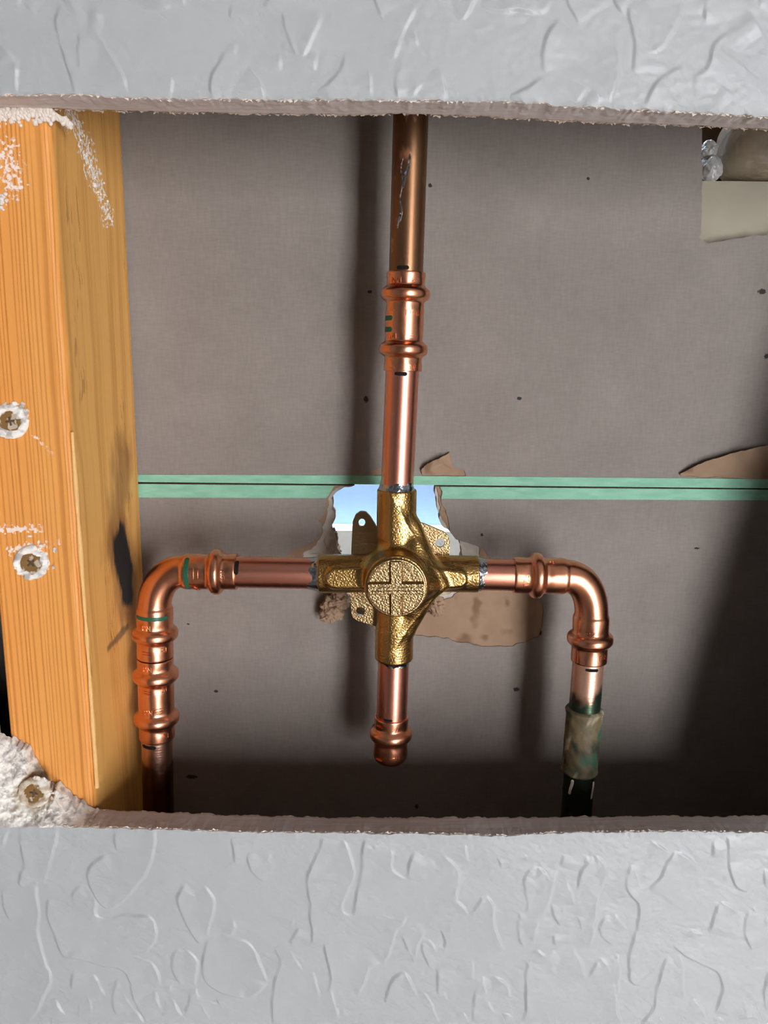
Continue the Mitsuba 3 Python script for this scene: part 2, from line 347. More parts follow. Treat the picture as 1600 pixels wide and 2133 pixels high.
_B1 = [('w', [(40, 150), (20, 200), (8, 240)]), ('d', [(85, 155), (78, 200), (95, 260), (100, 320), (78, 350), (74, 375), (95, 405)]), ('w', [(242, 150), (236, 210), (215, 280), (185, 385)]), ('w', [(165, 370), (148, 395), (156, 450), (165, 500), (158, 570), (170, 640), (190, 710), (220, 755), (205, 810), (175, 870), (150, 930), (110, 960)]),
       ('d', [(12, 400), (5, 440), (20, 500), (42, 540)]), ('d', [(205, 445), (192, 490), (205, 545), (235, 620), (265, 690)]), ('d', [(480, 155), (472, 195), (482, 245)]), ('d', [(455, 255), (400, 280), (362, 320), (358, 355), (380, 405), (410, 460), (450, 488)]), ('w', [(648, 150), (648, 210), (630, 290), (620, 330), (570, 390), (520, 450), (490, 480), (450, 488)]),
       ('d', [(345, 385), (315, 390), (300, 420), (298, 450)]), ('w', [(350, 385), (395, 415), (412, 470), (388, 510), (460, 535), (505, 505), (560, 518), (620, 508), (650, 540), (656, 590), (640, 640), (600, 680)]), ('w', [(545, 690), (555, 665), (590, 690), (640, 700), (660, 750), (668, 810)]), ('d', [(270, 690), (330, 690), (380, 710), (440, 728), (500, 725), (535, 765), (548, 820), (560, 880), (600, 930), (612, 960)]),
       ('d', [(310, 742), (292, 770), (296, 820)]), ('w', [(385, 755), (410, 775), (420, 815), (445, 850)]), ('w', [(488, 780), (520, 830), (545, 885), (590, 930), (600, 965)]), ('d', [(490, 780), (470, 830), (468, 880), (482, 930)]), ('w', [(232, 860), (250, 900), (280, 935)]), ('d', [(240, 880), (215, 930), (208, 966)]), ('d', [(325, 870), (330, 940)]), ('w', [(355, 830), (385, 870), (390, 940)]),
       ('d', [(775, 382), (740, 415), (735, 450), (760, 520), (795, 580), (828, 632)]), ('w', [(848, 385), (885, 420), (900, 450), (885, 530), (860, 610)]), ('d', [(865, 605), (850, 660), (838, 730), (850, 790), (890, 820), (945, 845), (1015, 858)]), ('w', [(930, 590), (970, 605), (1035, 618), (1065, 660), (1090, 720), (1118, 795)]), ('d', [(960, 525), (942, 545), (948, 580)]), ('w', [(972, 525), (990, 550), (978, 590), (965, 598)]),
       ('w', [(1118, 795), (1075, 830), (1050, 860)]), ('d', [(745, 650), (718, 670), (712, 720), (725, 770), (755, 800)]), ('w', [(775, 652), (820, 680), (832, 715), (812, 770), (820, 810)]), ('d', [(810, 815), (785, 850), (780, 910), (765, 935)]), ('w', [(720, 850), (740, 900), (765, 935)]), ('w', [(820, 815), (835, 870), (860, 905), (885, 960)]), ('w', [(650, 820), (665, 880), (675, 920)]), ('d', [(690, 860), (688, 910)]), ('w', [(725, 785), (708, 835)]),
       ('d', [(965, 190), (970, 240), (980, 300)]), ('d', [(1040, 235), (1026, 280), (1050, 340), (1100, 375)]), ('w', [(1130, 250), (1118, 300)]), ('d', [(1345, 190), (1320, 260), (1290, 310), (1272, 370), (1290, 440), (1292, 520), (1302, 600), (1290, 640)]), ('w', [(1435, 200), (1465, 265), (1482, 350), (1470, 385), (1440, 430), (1418, 500), (1465, 520)]), ('d', [(1520, 190), (1505, 260), (1508, 320), (1490, 400), (1475, 470), (1470, 520)]),
       ('w', [(1230, 520), (1215, 560)]), ('d', [(1245, 565), (1215, 590), (1208, 630)]), ('w', [(1205, 640), (1230, 690), (1265, 745)]), ('d', [(1145, 650), (1175, 715), (1142, 770), (1138, 830), (1130, 930), (1135, 965)]), ('w', [(1305, 740), (1318, 800), (1342, 860), (1340, 895)]), ('d', [(1345, 615), (1362, 690), (1380, 780), (1368, 820), (1358, 895)]), ('w', [(1380, 800), (1395, 880), (1415, 915), (1408, 945)]), ('w', [(1590, 715), (1540, 730), (1520, 800), (1495, 850)]), ('w', [(1410, 930), (1450, 930)]), ('d', [(1435, 830), (1440, 860)]), ('d', [(900, 850), (915, 890)]), ('w', [(940, 840), (935, 885)])]
_B2 = [('w', [(30, 230), (45, 270), (22, 320), (95, 360)]), ('d', [(130, 245), (100, 290), (95, 360)]), ('w', [(240, 258), (290, 290), (322, 340), (310, 400), (292, 450), (335, 475), (355, 515)]), ('d', [(425, 428), (395, 450), (375, 490), (355, 515)]), ('w', [(428, 430), (465, 470), (455, 540), (475, 600), (505, 660)]), ('w', [(85, 510), (105, 525), (75, 560), (48, 570), (40, 620), (25, 680), (0, 715)]), ('d', [(65, 580), (90, 640), (125, 710)]),
       ('w', [(185, 572), (150, 610), (135, 670), (140, 700)]), ('d', [(160, 610), (155, 665), (190, 730)]), ('w', [(165, 605), (205, 610), (222, 680)]), ('d', [(230, 570), (265, 620), (232, 680)]), ('d', [(225, 735), (218, 800), (228, 865)]), ('w', [(85, 745), (110, 775), (138, 855)]), ('d', [(85, 748), (35, 765), (20, 810), (0, 880)]), ('w', [(165, 828), (200, 870), (215, 930), (232, 955)]), ('d', [(640, 312), (600, 318), (578, 365), (592, 430), (598, 490), (580, 515)]), ('w', [(645, 312), (675, 318), (688, 350)]), ('d', [(568, 488), (552, 560), (555, 600), (575, 640)]), ('w', [(570, 485), (580, 512)]),
       ('w', [(722, 320), (705, 400), (690, 460), (660, 520), (630, 570), (625, 630)]), ('d', [(695, 455), (705, 520), (735, 560)]), ('w', [(765, 378), (795, 425), (795, 480)]), ('d', [(800, 500), (820, 560), (834, 650)]), ('w', [(880, 262), (925, 290), (935, 330), (905, 410), (885, 480), (880, 560), (862, 645)]), ('d', [(870, 270), (830, 305), (805, 360), (805, 420)]), ('d', [(935, 505), (905, 530), (888, 570), (905, 610), (955, 640)]), ('w', [(962, 500), (985, 520), (990, 550), (1015, 570)]), ('w', [(1030, 298), (1055, 330), (1075, 420)]), ('d', [(1028, 300), (1000, 370), (1010, 420), (1065, 460), (1055, 560), (1035, 630), (1015, 690), (1025, 740), (1012, 790), (1060, 808)]),
       ('w', [(1115, 205), (1160, 225), (1195, 255)]), ('d', [(1215, 250), (1175, 290), (1160, 350), (1085, 412)]), ('w', [(1218, 250), (1270, 265), (1302, 295), (1310, 330)]), ('d', [(1428, 185), (1435, 320), (1460, 400), (1510, 415)]), ('d', [(1370, 200), (1366, 270)]), ('d', [(1400, 458), (1375, 490), (1360, 570), (1345, 590)]), ('w', [(1400, 455), (1450, 465), (1480, 510)]), ('w', [(1345, 590), (1310, 590), (1280, 570)]), ('d', [(1530, 485), (1500, 520), (1498, 590), (1530, 660)]), ('w', [(1535, 480), (1560, 490)]), ('d', [(1585, 320), (1575, 390), (1600, 400)]), ('d', [(1590, 510), (1580, 560)]), ('d', [(1180, 685), (1150, 760), (1125, 840), (1135, 890), (1100, 930), (1070, 965)]),
       ('d', [(1200, 635), (1250, 680), (1330, 720), (1390, 745), (1412, 790), (1400, 860), (1380, 920)]), ('w', [(1230, 670), (1250, 720), (1250, 860)]), ('w', [(1285, 858), (1330, 885), (1340, 940)]), ('w', [(790, 655), (820, 690), (840, 780)]), ('d', [(905, 690), (875, 710), (850, 775)]), ('w', [(905, 690), (935, 710), (950, 770), (968, 830), (970, 920), (1000, 965)]), ('w', [(980, 680), (985, 760), (975, 840)]), ('d', [(610, 690), (588, 740), (592, 830), (590, 900), (575, 960)]), ('d', [(415, 765), (385, 800), (372, 880), (365, 950)]), ('w', [(415, 765), (430, 850), (460, 920)]), ('w', [(455, 765), (520, 790), (528, 860)]), ('w', [(330, 910), (355, 955)]), ('w', [(375, 700), (372, 790)]),
       ('w', [(1150, 930), (1165, 965)]), ('d', [(1600, 740), (1580, 830), (1590, 910)]), ('w', [(1480, 950), (1520, 930), (1560, 945)]), ('w', [(1395, 935), (1420, 958)]), ('w', [(250, 820), (262, 870)]), ('w', [(480, 930), (500, 900), (540, 940)]), ('d', [(700, 590), (712, 640)]), ('w', [(640, 650), (665, 690), (710, 660)]), ('d', [(840, 270), (830, 300)]), ('w', [(340, 220), (352, 290)]), ('d', [(470, 270), (490, 320)]), ('w', [(590, 250), (600, 285)]), ('d', [(750, 260), (735, 310)])]
RB = [(k, [(x / 2, 1650 + y / 2) for x, y in l]) for k, l in _B1] + [(k, [(800 + x / 2, 1650 + y / 2) for x, y in l]) for k, l in _B2]


def relief(X, Z, ridges, amp=0.00072, fall=0.0095):
    h = np.zeros(X.shape)
    for n_, (kind, line) in enumerate(ridges):
        q = np.array([at(x, y, 0.0)[[0, 2]] for x, y in line])
        if q[0, 1] < q[-1, 1]:
            q = q[::-1]
        s = np.concatenate([[0], np.cumsum(np.linalg.norm(np.diff(q, axis=0), axis=1))])
        ss = np.linspace(0, s[-1], max(3, int(s[-1] / 0.0020)))
        # rounded corners and a little hand wobble
        q = np.stack([np.interp(ss, s, q[:, 0]), np.interp(ss, s, q[:, 1])], 1)
        for _ in range(3):
            q[1:-1] = (q[:-2] + 2 * q[1:-1] + q[2:]) / 4
        q[:, 0] += 0.0007 * (meshkit.noise(np.stack([ss * 350, ss * 0 + n_ * 7.3, ss * 0], -1), 3) - 0.5)
        lo, hi = q.min(0) - 0.022, q.max(0) + 0.022
        sel = np.where((X > lo[0]) & (X < hi[0]) & (Z > lo[1]) & (Z < hi[1]))
        if not len(sel[0]):
            continue
        P = np.stack([X[sel], Z[sel]], 1)
        best, side, along = np.full(len(P), 9.0), np.zeros(len(P)), np.zeros(len(P))
        for a, b, sa, sb in zip(q[:-1], q[1:], ss[:-1], ss[1:]):
            e = b - a
            t = np.clip(((P - a) @ e) / (e @ e + 1e-15), 0, 1)
            v = P - a - t[:, None] * e
            d = np.hypot(v[:, 0], v[:, 1])
            m = d < best
            cr = e[0] * v[:, 1] - e[1] * v[:, 0]
            best[m], side[m], along[m] = d[m], np.sign(cr[m]), (sa + t * (sb - sa))[m]
        sd = best * side * (-1 if kind == 'w' else 1)          # positive on the high side
        tap = np.clip(np.minimum(along, ss[-1] - along) / 0.004, 0, 1) ** 0.7
        var = 0.6 + 0.8 * meshkit.noise(np.stack([along * 160, along * 0 + n_, along * 0], -1), 5)
        prof = np.where(sd > 0, np.exp(-sd / fall), 0) * np.clip(0.5 + sd / 0.0007, 0, 1)
        prof += np.where(sd <= 0, np.clip(0.5 + sd / 0.0007, 0, 1), 0)
        h[sel] = np.maximum(h[sel], amp * tap * var * prof)
    return h


HL, HR = -0.176, (0.262, 0.205)
ALL = RT + RB
for k_, (dx, dy, fl) in enumerate([(-1620, 0, 0), (1620, 40, 0), (800, 440, 1), (-700, 400, 0), (1900, 430, 1), (-1700, -420, 1), (-1650, -850, 0), (-1700, -1260, 1), (-1640, -1690, 0), (1760, -420, 1), (1800, -850, 0), (1780, -1270, 1), (1680, -1700, 0), (0, -1960, 1), (900, -2080, 0)]):
    for kind, l in RB:
        m_ = [((1600 - x if fl else x) + dx, y + dy) for x, y in l]
        xm, ym = m_[len(m_) // 2]
        if -1300 < xm < 2900 and -500 < ym < 2700 and (xm < -15 or xm > 1615 or ym < -10 or ym > 2140):
            ALL.append((('w' if kind == 'd' else 'd') if fl else kind, m_))


def wall_height(X, Z):
    P = np.stack([X, X * 0, Z], -1)
    return relief(X, Z, ALL) + 0.00030 * (meshkit.fbm(P * 520, 3, seed=11) - 0.5) + 0.0005 * (meshkit.fbm(P * 60, 2, seed=14) - 0.5)


ST = 0.00058
FX = np.concatenate([[-1.6, -1.0, -0.6, -0.42], np.arange(-0.36, -0.19, 0.0011), np.arange(-0.19, 0.19, ST), np.arange(0.19, 0.36, 0.0011), [0.42, 0.6, 1.0, 1.6]])


def face(zf, up, t_dense, t_far, seed):
    x = FX
    t = np.concatenate([np.arange(0, t_dense, ST), np.arange(t_dense, t_dense + 0.10, 0.0012), t_far])
    X = np.repeat(x[:, None], len(t), 1)
    hole = (x > HL) & (x < 0.262)
    e = zf(x) + jag(x, 0.0006, seed) * hole
    k = np.exp(-t / 0.004)[None]
    Z = zf(x)[:, None] * (1 - k) + e[:, None] * k + (t if up else -t)[None]
    Z[:, -1] = 1.4 if up else -1.4
    h = wall_height(X, Z)
    rag = 0.00035 * meshkit.noise(np.stack([X * 800, X * 0, Z * 0 + seed], -1), seed) * np.exp(-t / 0.0009)[None] * hole[:, None]
    Pm = np.stack([X, -h - rag, Z], -1)
    if up:
        Pm = Pm[:, ::-1]
    return grid(Pm), x, Pm[:, -1 if up else 0]


mt, xt, et = face(zTF, True, 0.052, np.array([0.2, 0.4, 0.8, 1.3]), 11)
mb, xb, eb = face(zBF, False, 0.114, np.array([0.26, 0.4, 0.7, 1.1]), 23)


def side_face(xs_, slant):
    """the wall left or right of the opening, from its lower to its upper edge"""
    u = np.linspace(0, 1, 240)
    X = np.repeat(xs_[:, None], len(u), 1) + slant(u)[None] * np.exp(-np.abs(xs_ - xs_[0]) / 0.04)[:, None]
    Z = zBF(X) * (1 - u) + zTF(X) * u
    return np.stack([X, -wall_height(X, Z), Z], -1)


sideL = side_face(np.concatenate([np.arange(HL, -0.36, -0.0013), [-0.42, -0.6, -1.0, -1.6]]), lambda u: u * 0)[::-1]
sideR = side_face(np.concatenate([np.arange(HR[1], 0.36, 0.0013), [0.42, 0.6, 1.0, 1.6]]), lambda u: (HR[0] - HR[1]) * u)
FRONT = 'wall_front'
put(FRONT + '__upper_panel', mt, 'paint', True, 'white painted textured drywall above the cut opening')
put(FRONT + '__lower_panel', mb, 'paint', True, 'white painted textured drywall below the cut opening')
tag(FRONT, 'white painted drywall with skip-trowel texture and a rectangular opening cut in it', kind='structure')


def cut_strip(x, edge, zb, seed, n=14):
    P = np.zeros((len(x), n, 3))
    for k in range(n):
        t = k / (n - 1)
        q = np.stack([x * 420, x * 0 + t * 7, x * 0], -1)
        P[:, k, 0] = x
        P[:, k, 1] = edge[:, 1] * (1 - t) + DW * t
        bump = 0.0011 * (meshkit.fbm(q, 4, seed=seed) - 0.5) * math.sin(math.pi * min(1, t + 0.1)) + (jag(x, 0.0007, seed + 9) if k == n - 1 else 0)
        P[:, k, 2] = edge[:, 2] * (1 - t) + zb(x) * t + bump
    return P


okx = (xt > HL - 0.002) & (xt < 0.268)
put(FRONT + '__upper_cut_edge', grid(cut_strip(xt[okx], et[okx], zTB, 5)), 'gypsum_cut', 50, 'raw gypsum edge along the top of the opening')
xL = at(196, 1700, 0.008)[0]
Pb = cut_strip(xb, eb, zBB, 6)
put(FRONT + '__lower_cut_edge', grid(Pb[(xb > xL) & (xb < 0.225)]), 'gypsum_cut', 50, 'raw gypsum edge along the bottom of the opening')
# sheet backs and the sides of the opening
put(FRONT + '__side_panel', grid(sideL), 'paint', True)
put(FRONT + '__side_panel', grid(sideR), 'paint', True)
for G_ in (sideL[-1], sideR[0]):
    put(FRONT + '__side_cut_edge', grid(np.stack([G_ * [1, 1 - t_, 1] + np.array([0, DW * t_, 0]) + np.array([0.0004, 0, 0]) * np.sin(np.arange(len(G_)) * 0.9)[:, None] * (0 < t_ < 1) for t_ in np.linspace(0, 1, 8)], 0)), 'gypsum_cut', 50)
put(FRONT + '__side_panel', boxm(-1.6, HL, DW - 0.0012, DW, zBF(-0.2) - 0.01, zTF(-0.2) + 0.01), 'tan_paper')
put(FRONT + '__side_panel', boxm(HR[0], 1.6, DW - 0.0012, DW, zBF(0.25) - 0.01, zTF(0.25) + 0.01), 'tan_paper')
put(FRONT + '__back_paper', boxm(-1.6, 1.6, DW - 0.0012, DW, zTB(0.25) + 0.012, 1.4), 'tan_paper')
put(FRONT + '__back_paper', boxm(-1.6, 1.6, DW - 0.0012, DW, -1.4, zBB(0.0) - 0.008), 'tan_paper')

# broken corner, lower left: gypsum crumbled away down to the stud
xs = np.arange(HL - 0.0005, xL + 0.004, 0.00045)
n_t = 96
tt = np.linspace(0, 1, n_t)
ef = np.stack([np.interp(xs, xb, eb[:, k]) for k in range(3)], 1)
sc = SC
P = np.zeros((len(xs), n_t, 3))
zo = zBR(xs) + jag(xs, 0.0022, 31)
zo = np.where(xs > xL - 0.004, zo * np.clip((xL + 0.002 - xs) / 0.006, 0, 1) + zBB(xs) * (1 - np.clip((xL + 0.002 - xs) / 0.006, 0, 1)), zo)
for k, t in enumerate(tt):
    P[:, k, 0] = xs
    P[:, k, 2] = zo * (1 - t) + ef[:, 2] * t
    P[:, k, 1] = DW - (DW - ef[:, 1]) * (0.22 * min(1, t / 0.03) ** 0.6 + 0.78 * t ** 0.95)
n0 = meshkit.fbm(P * 170, 5, seed=41) - 0.5
n1 = np.abs(meshkit.fbm(P * 620, 3, seed=43) - 0.5)
n2 = meshkit.fbm(P * 1200, 2, seed=47)
damp = (np.minimum(1, tt / 0.03) * np.minimum(1, (1 - tt) / 0.08))[None]
P[..., 1] += damp * (0.0075 * n0 + 0.0030 * n1 + 0.0022 * (n2 - 0.5) - 0.0004)
dd = np.hypot(P[..., 0] - sc[0], P[..., 2] - sc[2])
P[..., 1] += damp * 0.0060 * np.exp(-(dd / 0.0075) ** 4)
P[..., 1] = np.minimum(P[..., 1], DW - 0.0002)
put(FRONT + '__broken_gypsum', grid(P), 'gypsum_crumble', 60, 'crumbled white gypsum broken away in front of the stud')


# torn paper fibres hanging off the cut edges
def slivers(n, src, ln, seed, up, yy):
    r = np.random.default_rng(seed)
    V, Fc = [], []
    for _ in range(n):
        x = r.uniform(-0.17, 0.19)
        z = float(src(x)) + r.uniform(-0.0004, 0.0004)
        L_, w = ln * r.uniform(0.3, 1.3), r.uniform(0.0003, 0.0011)
        tip = np.array([x + r.uniform(-1, 1) * L_, yy + r.uniform(-0.0007, 0.0006), z + (0.6 if up else -0.6) * L_ * r.uniform(0.2, 1)])
        a = np.array([x - w, yy, z]); b = np.array([x + w, yy, z]); c = np.array([x, yy + 0.0005, z])
        i = len(V)
        V += [a, b, c, tip]
        Fc += [[i, i + 1, i + 3], [i + 1, i + 2, i + 3], [i + 2, i, i + 3]]
    return trimesh.Trimesh(np.array(V), np.array(Fc), process=False)


put(FRONT + '__paper_fuzz', slivers(520, zTF, 0.0013, 1, False, 0.0003), 'gypsum_dust', kind='stuff')
put(FRONT + '__paper_fuzz', slivers(420, zTB, 0.0017, 2, False, DW - 0.0006), 'gypsum_cut', kind='stuff')
put(FRONT + '__paper_fuzz', slivers(520, zBF, 0.0012, 3, True, 0.0003), 'gypsum_dust', kind='stuff')

# ------------------------------------------------------------------ the wall behind the pipes: two drywall boards seen from the back
BY = 0.105


def poly(px, Y=BY):
    return Polygon([tuple(at(x, y, Y)[[0, 2]]) for x, y in px]).buffer(0)


def rough(pg, amp, step, seed):
    """a torn outline"""
    r = pg.exterior
    L_ = r.length
    s = np.arange(0, L_, step)
    pts = np.array([r.interpolate(a).coords[0] for a in s])
    c = np.stack([s / step * 0.55, s * 0, s * 0], -1)
    d = (meshkit.noise(c, seed) - 0.5) * 2 * amp + (meshkit.noise(c * 0.31, seed + 1) - 0.5) * 2 * amp
    tng = np.roll(pts, -1, 0) - np.roll(pts, 1, 0)
    tng /= np.linalg.norm(tng, axis=1, keepdims=True) + 1e-12
    return Polygon(pts + np.stack([tng[:, 1], -tng[:, 0]], 1) * d[:, None]).buffer(0)


def slab(pg, y0, y1):
    """extrudes a polygon of the (x, z) plane from y0 to y1"""
    parts = []
    for g in (pg.geoms if hasattr(pg, 'geoms') else [pg]):
        if g.area < 1e-7:
            continue
        m = trimesh.creation.extrude_polygon(g, y1 - y0)
        v = np.array(m.vertices)
        m = trimesh.Trimesh(np.stack([v[:, 0], y0 + v[:, 2], v[:, 1]], 1), np.array(m.faces)[:, ::-1], process=False)
        parts.append(m)
    return trimesh.util.concatenate(parts)


jU = [(-600, 1001), (300, 1004), (700, 1008), (1200, 1013), (1600, 1017), (2200, 1022)]
jL = [(-600, 1005), (300, 1008), (700, 1011.5), (1200, 1016.5), (1600, 1020), (2200, 1024)]
tU = [(-600, 983), (300, 988.5), (700, 990), (1200, 994), (1600, 998), (2200, 1003)]
tL = [(-600, 1034), (300, 1036), (700, 1037.5), (1200, 1040), (1600, 1042), (2200, 1046)]


def zpts(px):
    return [tuple(at(x, y, BY)[[0, 2]]) for x, y in px]


def widen(pts):
    a = [(-1.6, pts[0][1])] + pts + [(1.6, pts[-1][1])]
    return a


upper = Polygon(widen(zpts(jU)) + [(1.6, 1.4), (-1.6, 1.4)])
lower = Polygon(widen(zpts(jL)) + [(1.6, -1.4), (-1.6, -1.4)])
notch = rough(poly([(1462, -900), (1462, 265), (1464, 375), (1461, 480), (1455, 496), (1475, 509), (1500, 505), (1540, 497), (1570, 490), (1600, 488), (1750, 485), (1750, -900)]), 0.0004, 0.002, 3)
core_hole = rough(poly([(690, 1040), (703, 1022), (725, 1016), (750, 1008), (750, 1000), (905, 1000), (908, 1030), (912, 1060), (916, 1085), (925, 1100), (952, 1118), (962, 1150), (955, 1225), (860, 1285), (760, 1265), (722, 1240), (704, 1155), (697, 1118), (691, 1100), (695, 1076), (688, 1060)]), 0.0006, 0.0011, 4)
tan_hole = rough(poly([(684, 1040), (700, 1016), (742, 1008), (742, 1000), (908, 1000), (916, 1030), (919, 1060), (926, 1085), (934, 1104), (962, 1126), (996, 1142), (1003, 1160), (960, 1230), (860, 1295), (760, 1275), (700, 1240), (626, 1175), (630, 1152), (650, 1145), (664, 1128), (672, 1105), (678, 1080), (683, 1060)]), 0.0006, 0.0012, 5)
skin_hole = rough(poly([(680, 1040), (697, 1012), (697, 1000), (912, 1000), (922, 1020), (919, 1045), (934, 1075), (937, 1108), (950, 1124), (988, 1134), (1008, 1144), (1016, 1160), (1060, 1220), (1108, 1232), (1128, 1258), (1132, 1300), (1122, 1327), (1060, 1350), (1000, 1345), (950, 1336), (880, 1322), (800, 1325), (760, 1290), (690, 1245), (620, 1200), (596, 1162), (608, 1147), (638, 1138), (655, 1124), (668, 1112), (670, 1096), (661, 1083), (675, 1074)]), 0.0006, 0.0014, 6)
peelA = rough(poly([(876, 984), (895, 966), (920, 955), (925, 962), (945, 975), (968, 979), (974, 993), (880, 993)]), 0.0005, 0.0013, 7)
peelB = rough(poly([(1425, 992), (1445, 976), (1490, 957), (1540, 943), (1570, 936), (1600, 932), (1750, 922), (1750, 1006), (1560, 999)]), 0.0005, 0.0016, 8)
peelC = rough(poly([(775, 983), (790, 976), (806, 980), (806, 992), (778, 992)]), 0.0004, 0.0012, 12)
BACK = 'wall_back'
tag(BACK, 'grey paper back of the drywall behind the pipes, with a green-edged joint and a torn hole', kind='structure')
LAY = (BY, BY + 0.0007, BY + 0.0014, BY + 0.0127)
core_u = upper.difference(notch)
put(BACK + '__drywall_board', slab(core_u, LAY[2], LAY[3]), 'gypsum_core', label='upper drywall board seen from its back')
put(BACK + '__drywall_board__tan_paper', slab(core_u, LAY[1], LAY[2]), 'tan_paper')
band_u = Polygon(widen(zpts(tU)) + widen(zpts(jU))[::-1])
skin_u = core_u.difference(unary_union([peelA, peelB, peelC]))
put(BACK + '__drywall_board__grey_paper', slab(skin_u.difference(band_u.buffer(-0.0001)), LAY[0], LAY[1]), 'grey_paper')
put(BACK + '__drywall_board__green_edge_tape', slab(band_u, LAY[0] - 0.0004, LAY[2]), 'green_paper', label='green paper wrapped over the bottom edge of the upper board')
core_l = lower.difference(core_hole)
put(BACK + '__drywall_board', slab(core_l, LAY[2], LAY[3]), 'gypsum_core', label='lower drywall board with a torn hole behind the valve')
put(BACK + '__drywall_board_001__tan_paper', slab(lower.difference(tan_hole), LAY[1], LAY[2]), 'tan_paper')
band_l = Polygon(widen(zpts(jL)) + widen(zpts(tL))[::-1])
put(BACK + '__drywall_board_001__grey_paper', slab(lower.difference(skin_hole).difference(band_l.buffer(-0.0001)), LAY[0], LAY[1]), 'grey_paper')
put(BACK + '__drywall_board_001__green_edge_tape', slab(band_l.difference(skin_hole), LAY[0] - 0.0004, LAY[2]), 'green_paper', label='green paper wrapped over the top edge of the lower board')


def flap(base, tip, lift, key, seed):
    """a paper flap: base line fixed on the board, tip line lifted off it"""
    n = 40
    A = np.array([at(x, y, BY) for x, y in base]); B = np.array([at(x, y, BY - lift) for x, y in tip])
    s = np.linspace(0, 1, n)
    f = lambda q: np.stack([np.interp(s, np.linspace(0, 1, len(q)), q[:, k]) for k in range(3)], 1)
    a, b = f(A), f(B)
    m = 12
    G = np.zeros((n, m, 3))
    for k in range(m):
        t = k / (m - 1)
        G[:, k] = a * (1 - t) + b * t
        G[:, k, 1] = (BY - 0.0003) - lift * t ** 1.6 * np.sin(np.pi * np.clip(s * 0.96 + 0.04, 0, 1)) ** 0.5 * (0.75 + 0.5 * meshkit.noise(np.stack([s * 9, s * 0, s * 0], -1), seed))
    G[:, -1, 2] += 0.0006 * (meshkit.noise(np.stack([s * 35, s * 0, s * 0], -1), seed + 2) - 0.5)
    back = G.copy(); back[..., 1] += 0.00045
    fm, bm = grid(G), grid(back)
    bm.invert()
    rim = grid(np.stack([np.concatenate([G[0], G[:, -1], G[-1][::-1]]), np.concatenate([back[0], back[:, -1], back[-1][::-1]])], 1))
    put(key, trimesh.util.concatenate([fm, bm, rim]), 'tan_paper', 40)


flap([(1418, 992), (1480, 990), (1560, 998), (1640, 1003), (1740, 1006)], [(1422, 988), (1470, 962), (1540, 940), (1600, 928), (1740, 915)], 0.0055, BACK + '__drywall_board__torn_flap', 1)
flap([(880, 990), (900, 980), (925, 966), (945, 978)], [(877, 980), (890, 966), (915, 955), (938, 944)], 0.0045, BACK + '__drywall_board__torn_flap', 2)


def blob(c, r, amp, seed, sub=4, freq=None):
    m = trimesh.creation.icosphere(subdivisions=sub)
    v = np.array(m.vertices)
    h = 1 + amp * (meshkit.fbm(v * (freq or 2.2) + seed * 7.7, 3, seed=seed) - 0.5) * 2
    m.vertices = np.asarray(c) + v * h[:, None] * np.asarray(r)
    return m


put(BACK + '__drywall_board_001__torn_lump', trimesh.util.concatenate([blob(at(692, 1268, 0.098), (0.0066, 0.007, 0.0068), 0.45, 3, freq=3), blob(at(708, 1250, 0.099), (0.006, 0.006, 0.0050), 0.5, 5, freq=3), blob(at(683, 1282, 0.098), (0.0045, 0.005, 0.0032), 0.45, 6)]), 'tan_paper', 50, 'curled lump of torn board hanging below the left socket of the valve')
put(BACK + '__drywall_board_001__torn_lump', trimesh.util.concatenate([blob(at(688, 1128, 0.111), (0.0042, 0.006, 0.0085), 0.4, 8, freq=3), blob(at(668, 1150, 0.110), (0.011, 0.004, 0.0035), 0.3, 9, freq=3)]), 'gypsum_core', 50)
put(BACK + '__drywall_board_001__torn_lump', blob(at(910, 1262, 0.103), (0.0042, 0.004, 0.006), 0.5, 10, freq=3), 'tan_paper', 50)

# backing seen in the notch at the upper right
NB = 'cream_block'
zt_ = at(1530, 377, 0.112)[2]
m = boxm(at(1440, 377, 0.112)[0], 0.34, 0.1125, 0.150, at(1500, 540, 0.112)[2], zt_)
put(NB, m, 'cream_board', label='pale cream block showing through the notch at the upper right of the grey board', cat='block')
fc = at(1600, 305, 0.120)
fo = trimesh.creation.icosphere(subdivisions=5)
v = np.array(fo.vertices)
sq = np.sign(v) * np.abs(v) ** 0.72
fo.vertices = np.stack([fc[0] + 0.003 + sq[:, 0] * 0.0255, 0.1285 + sq[:, 1] * 0.016, zt_ + 0.0192 + sq[:, 2] * 0.0188], 1) + 0.0012 * (meshkit.fbm(v * 5, 4, seed=4)[:, None] - 0.5) * v
put('foam_roll', fo, 'cream_foam', True, 'rounded tan foam bead lying on the cream block in the notch', 'foam')
put('caulk_blob', trimesh.util.concatenate([blob(at(1482, 352, 0.114), (0.0056, 0.005, 0.0066), 0.22, 1), blob(at(1477, 312, 0.116), (0.0042, 0.004, 0.0048), 0.3, 2)]), 'white_caulk', True, 'glossy white caulk blob squeezed out in the corner of the notch beside the foam bead', 'caulk')
put('wall_recess', boxm(at(1400, 300, 0.16)[0], 0.40, 0.152, 0.160, -0.05, 0.40), 'dark_wood', label='dark backing behind the notch', kind='structure')

# ------------------------------------------------------------------ the stud
xe_t, xe_b = at(105, 240, 0.017), at(200, 1680, 0.017)
WID = 0.038


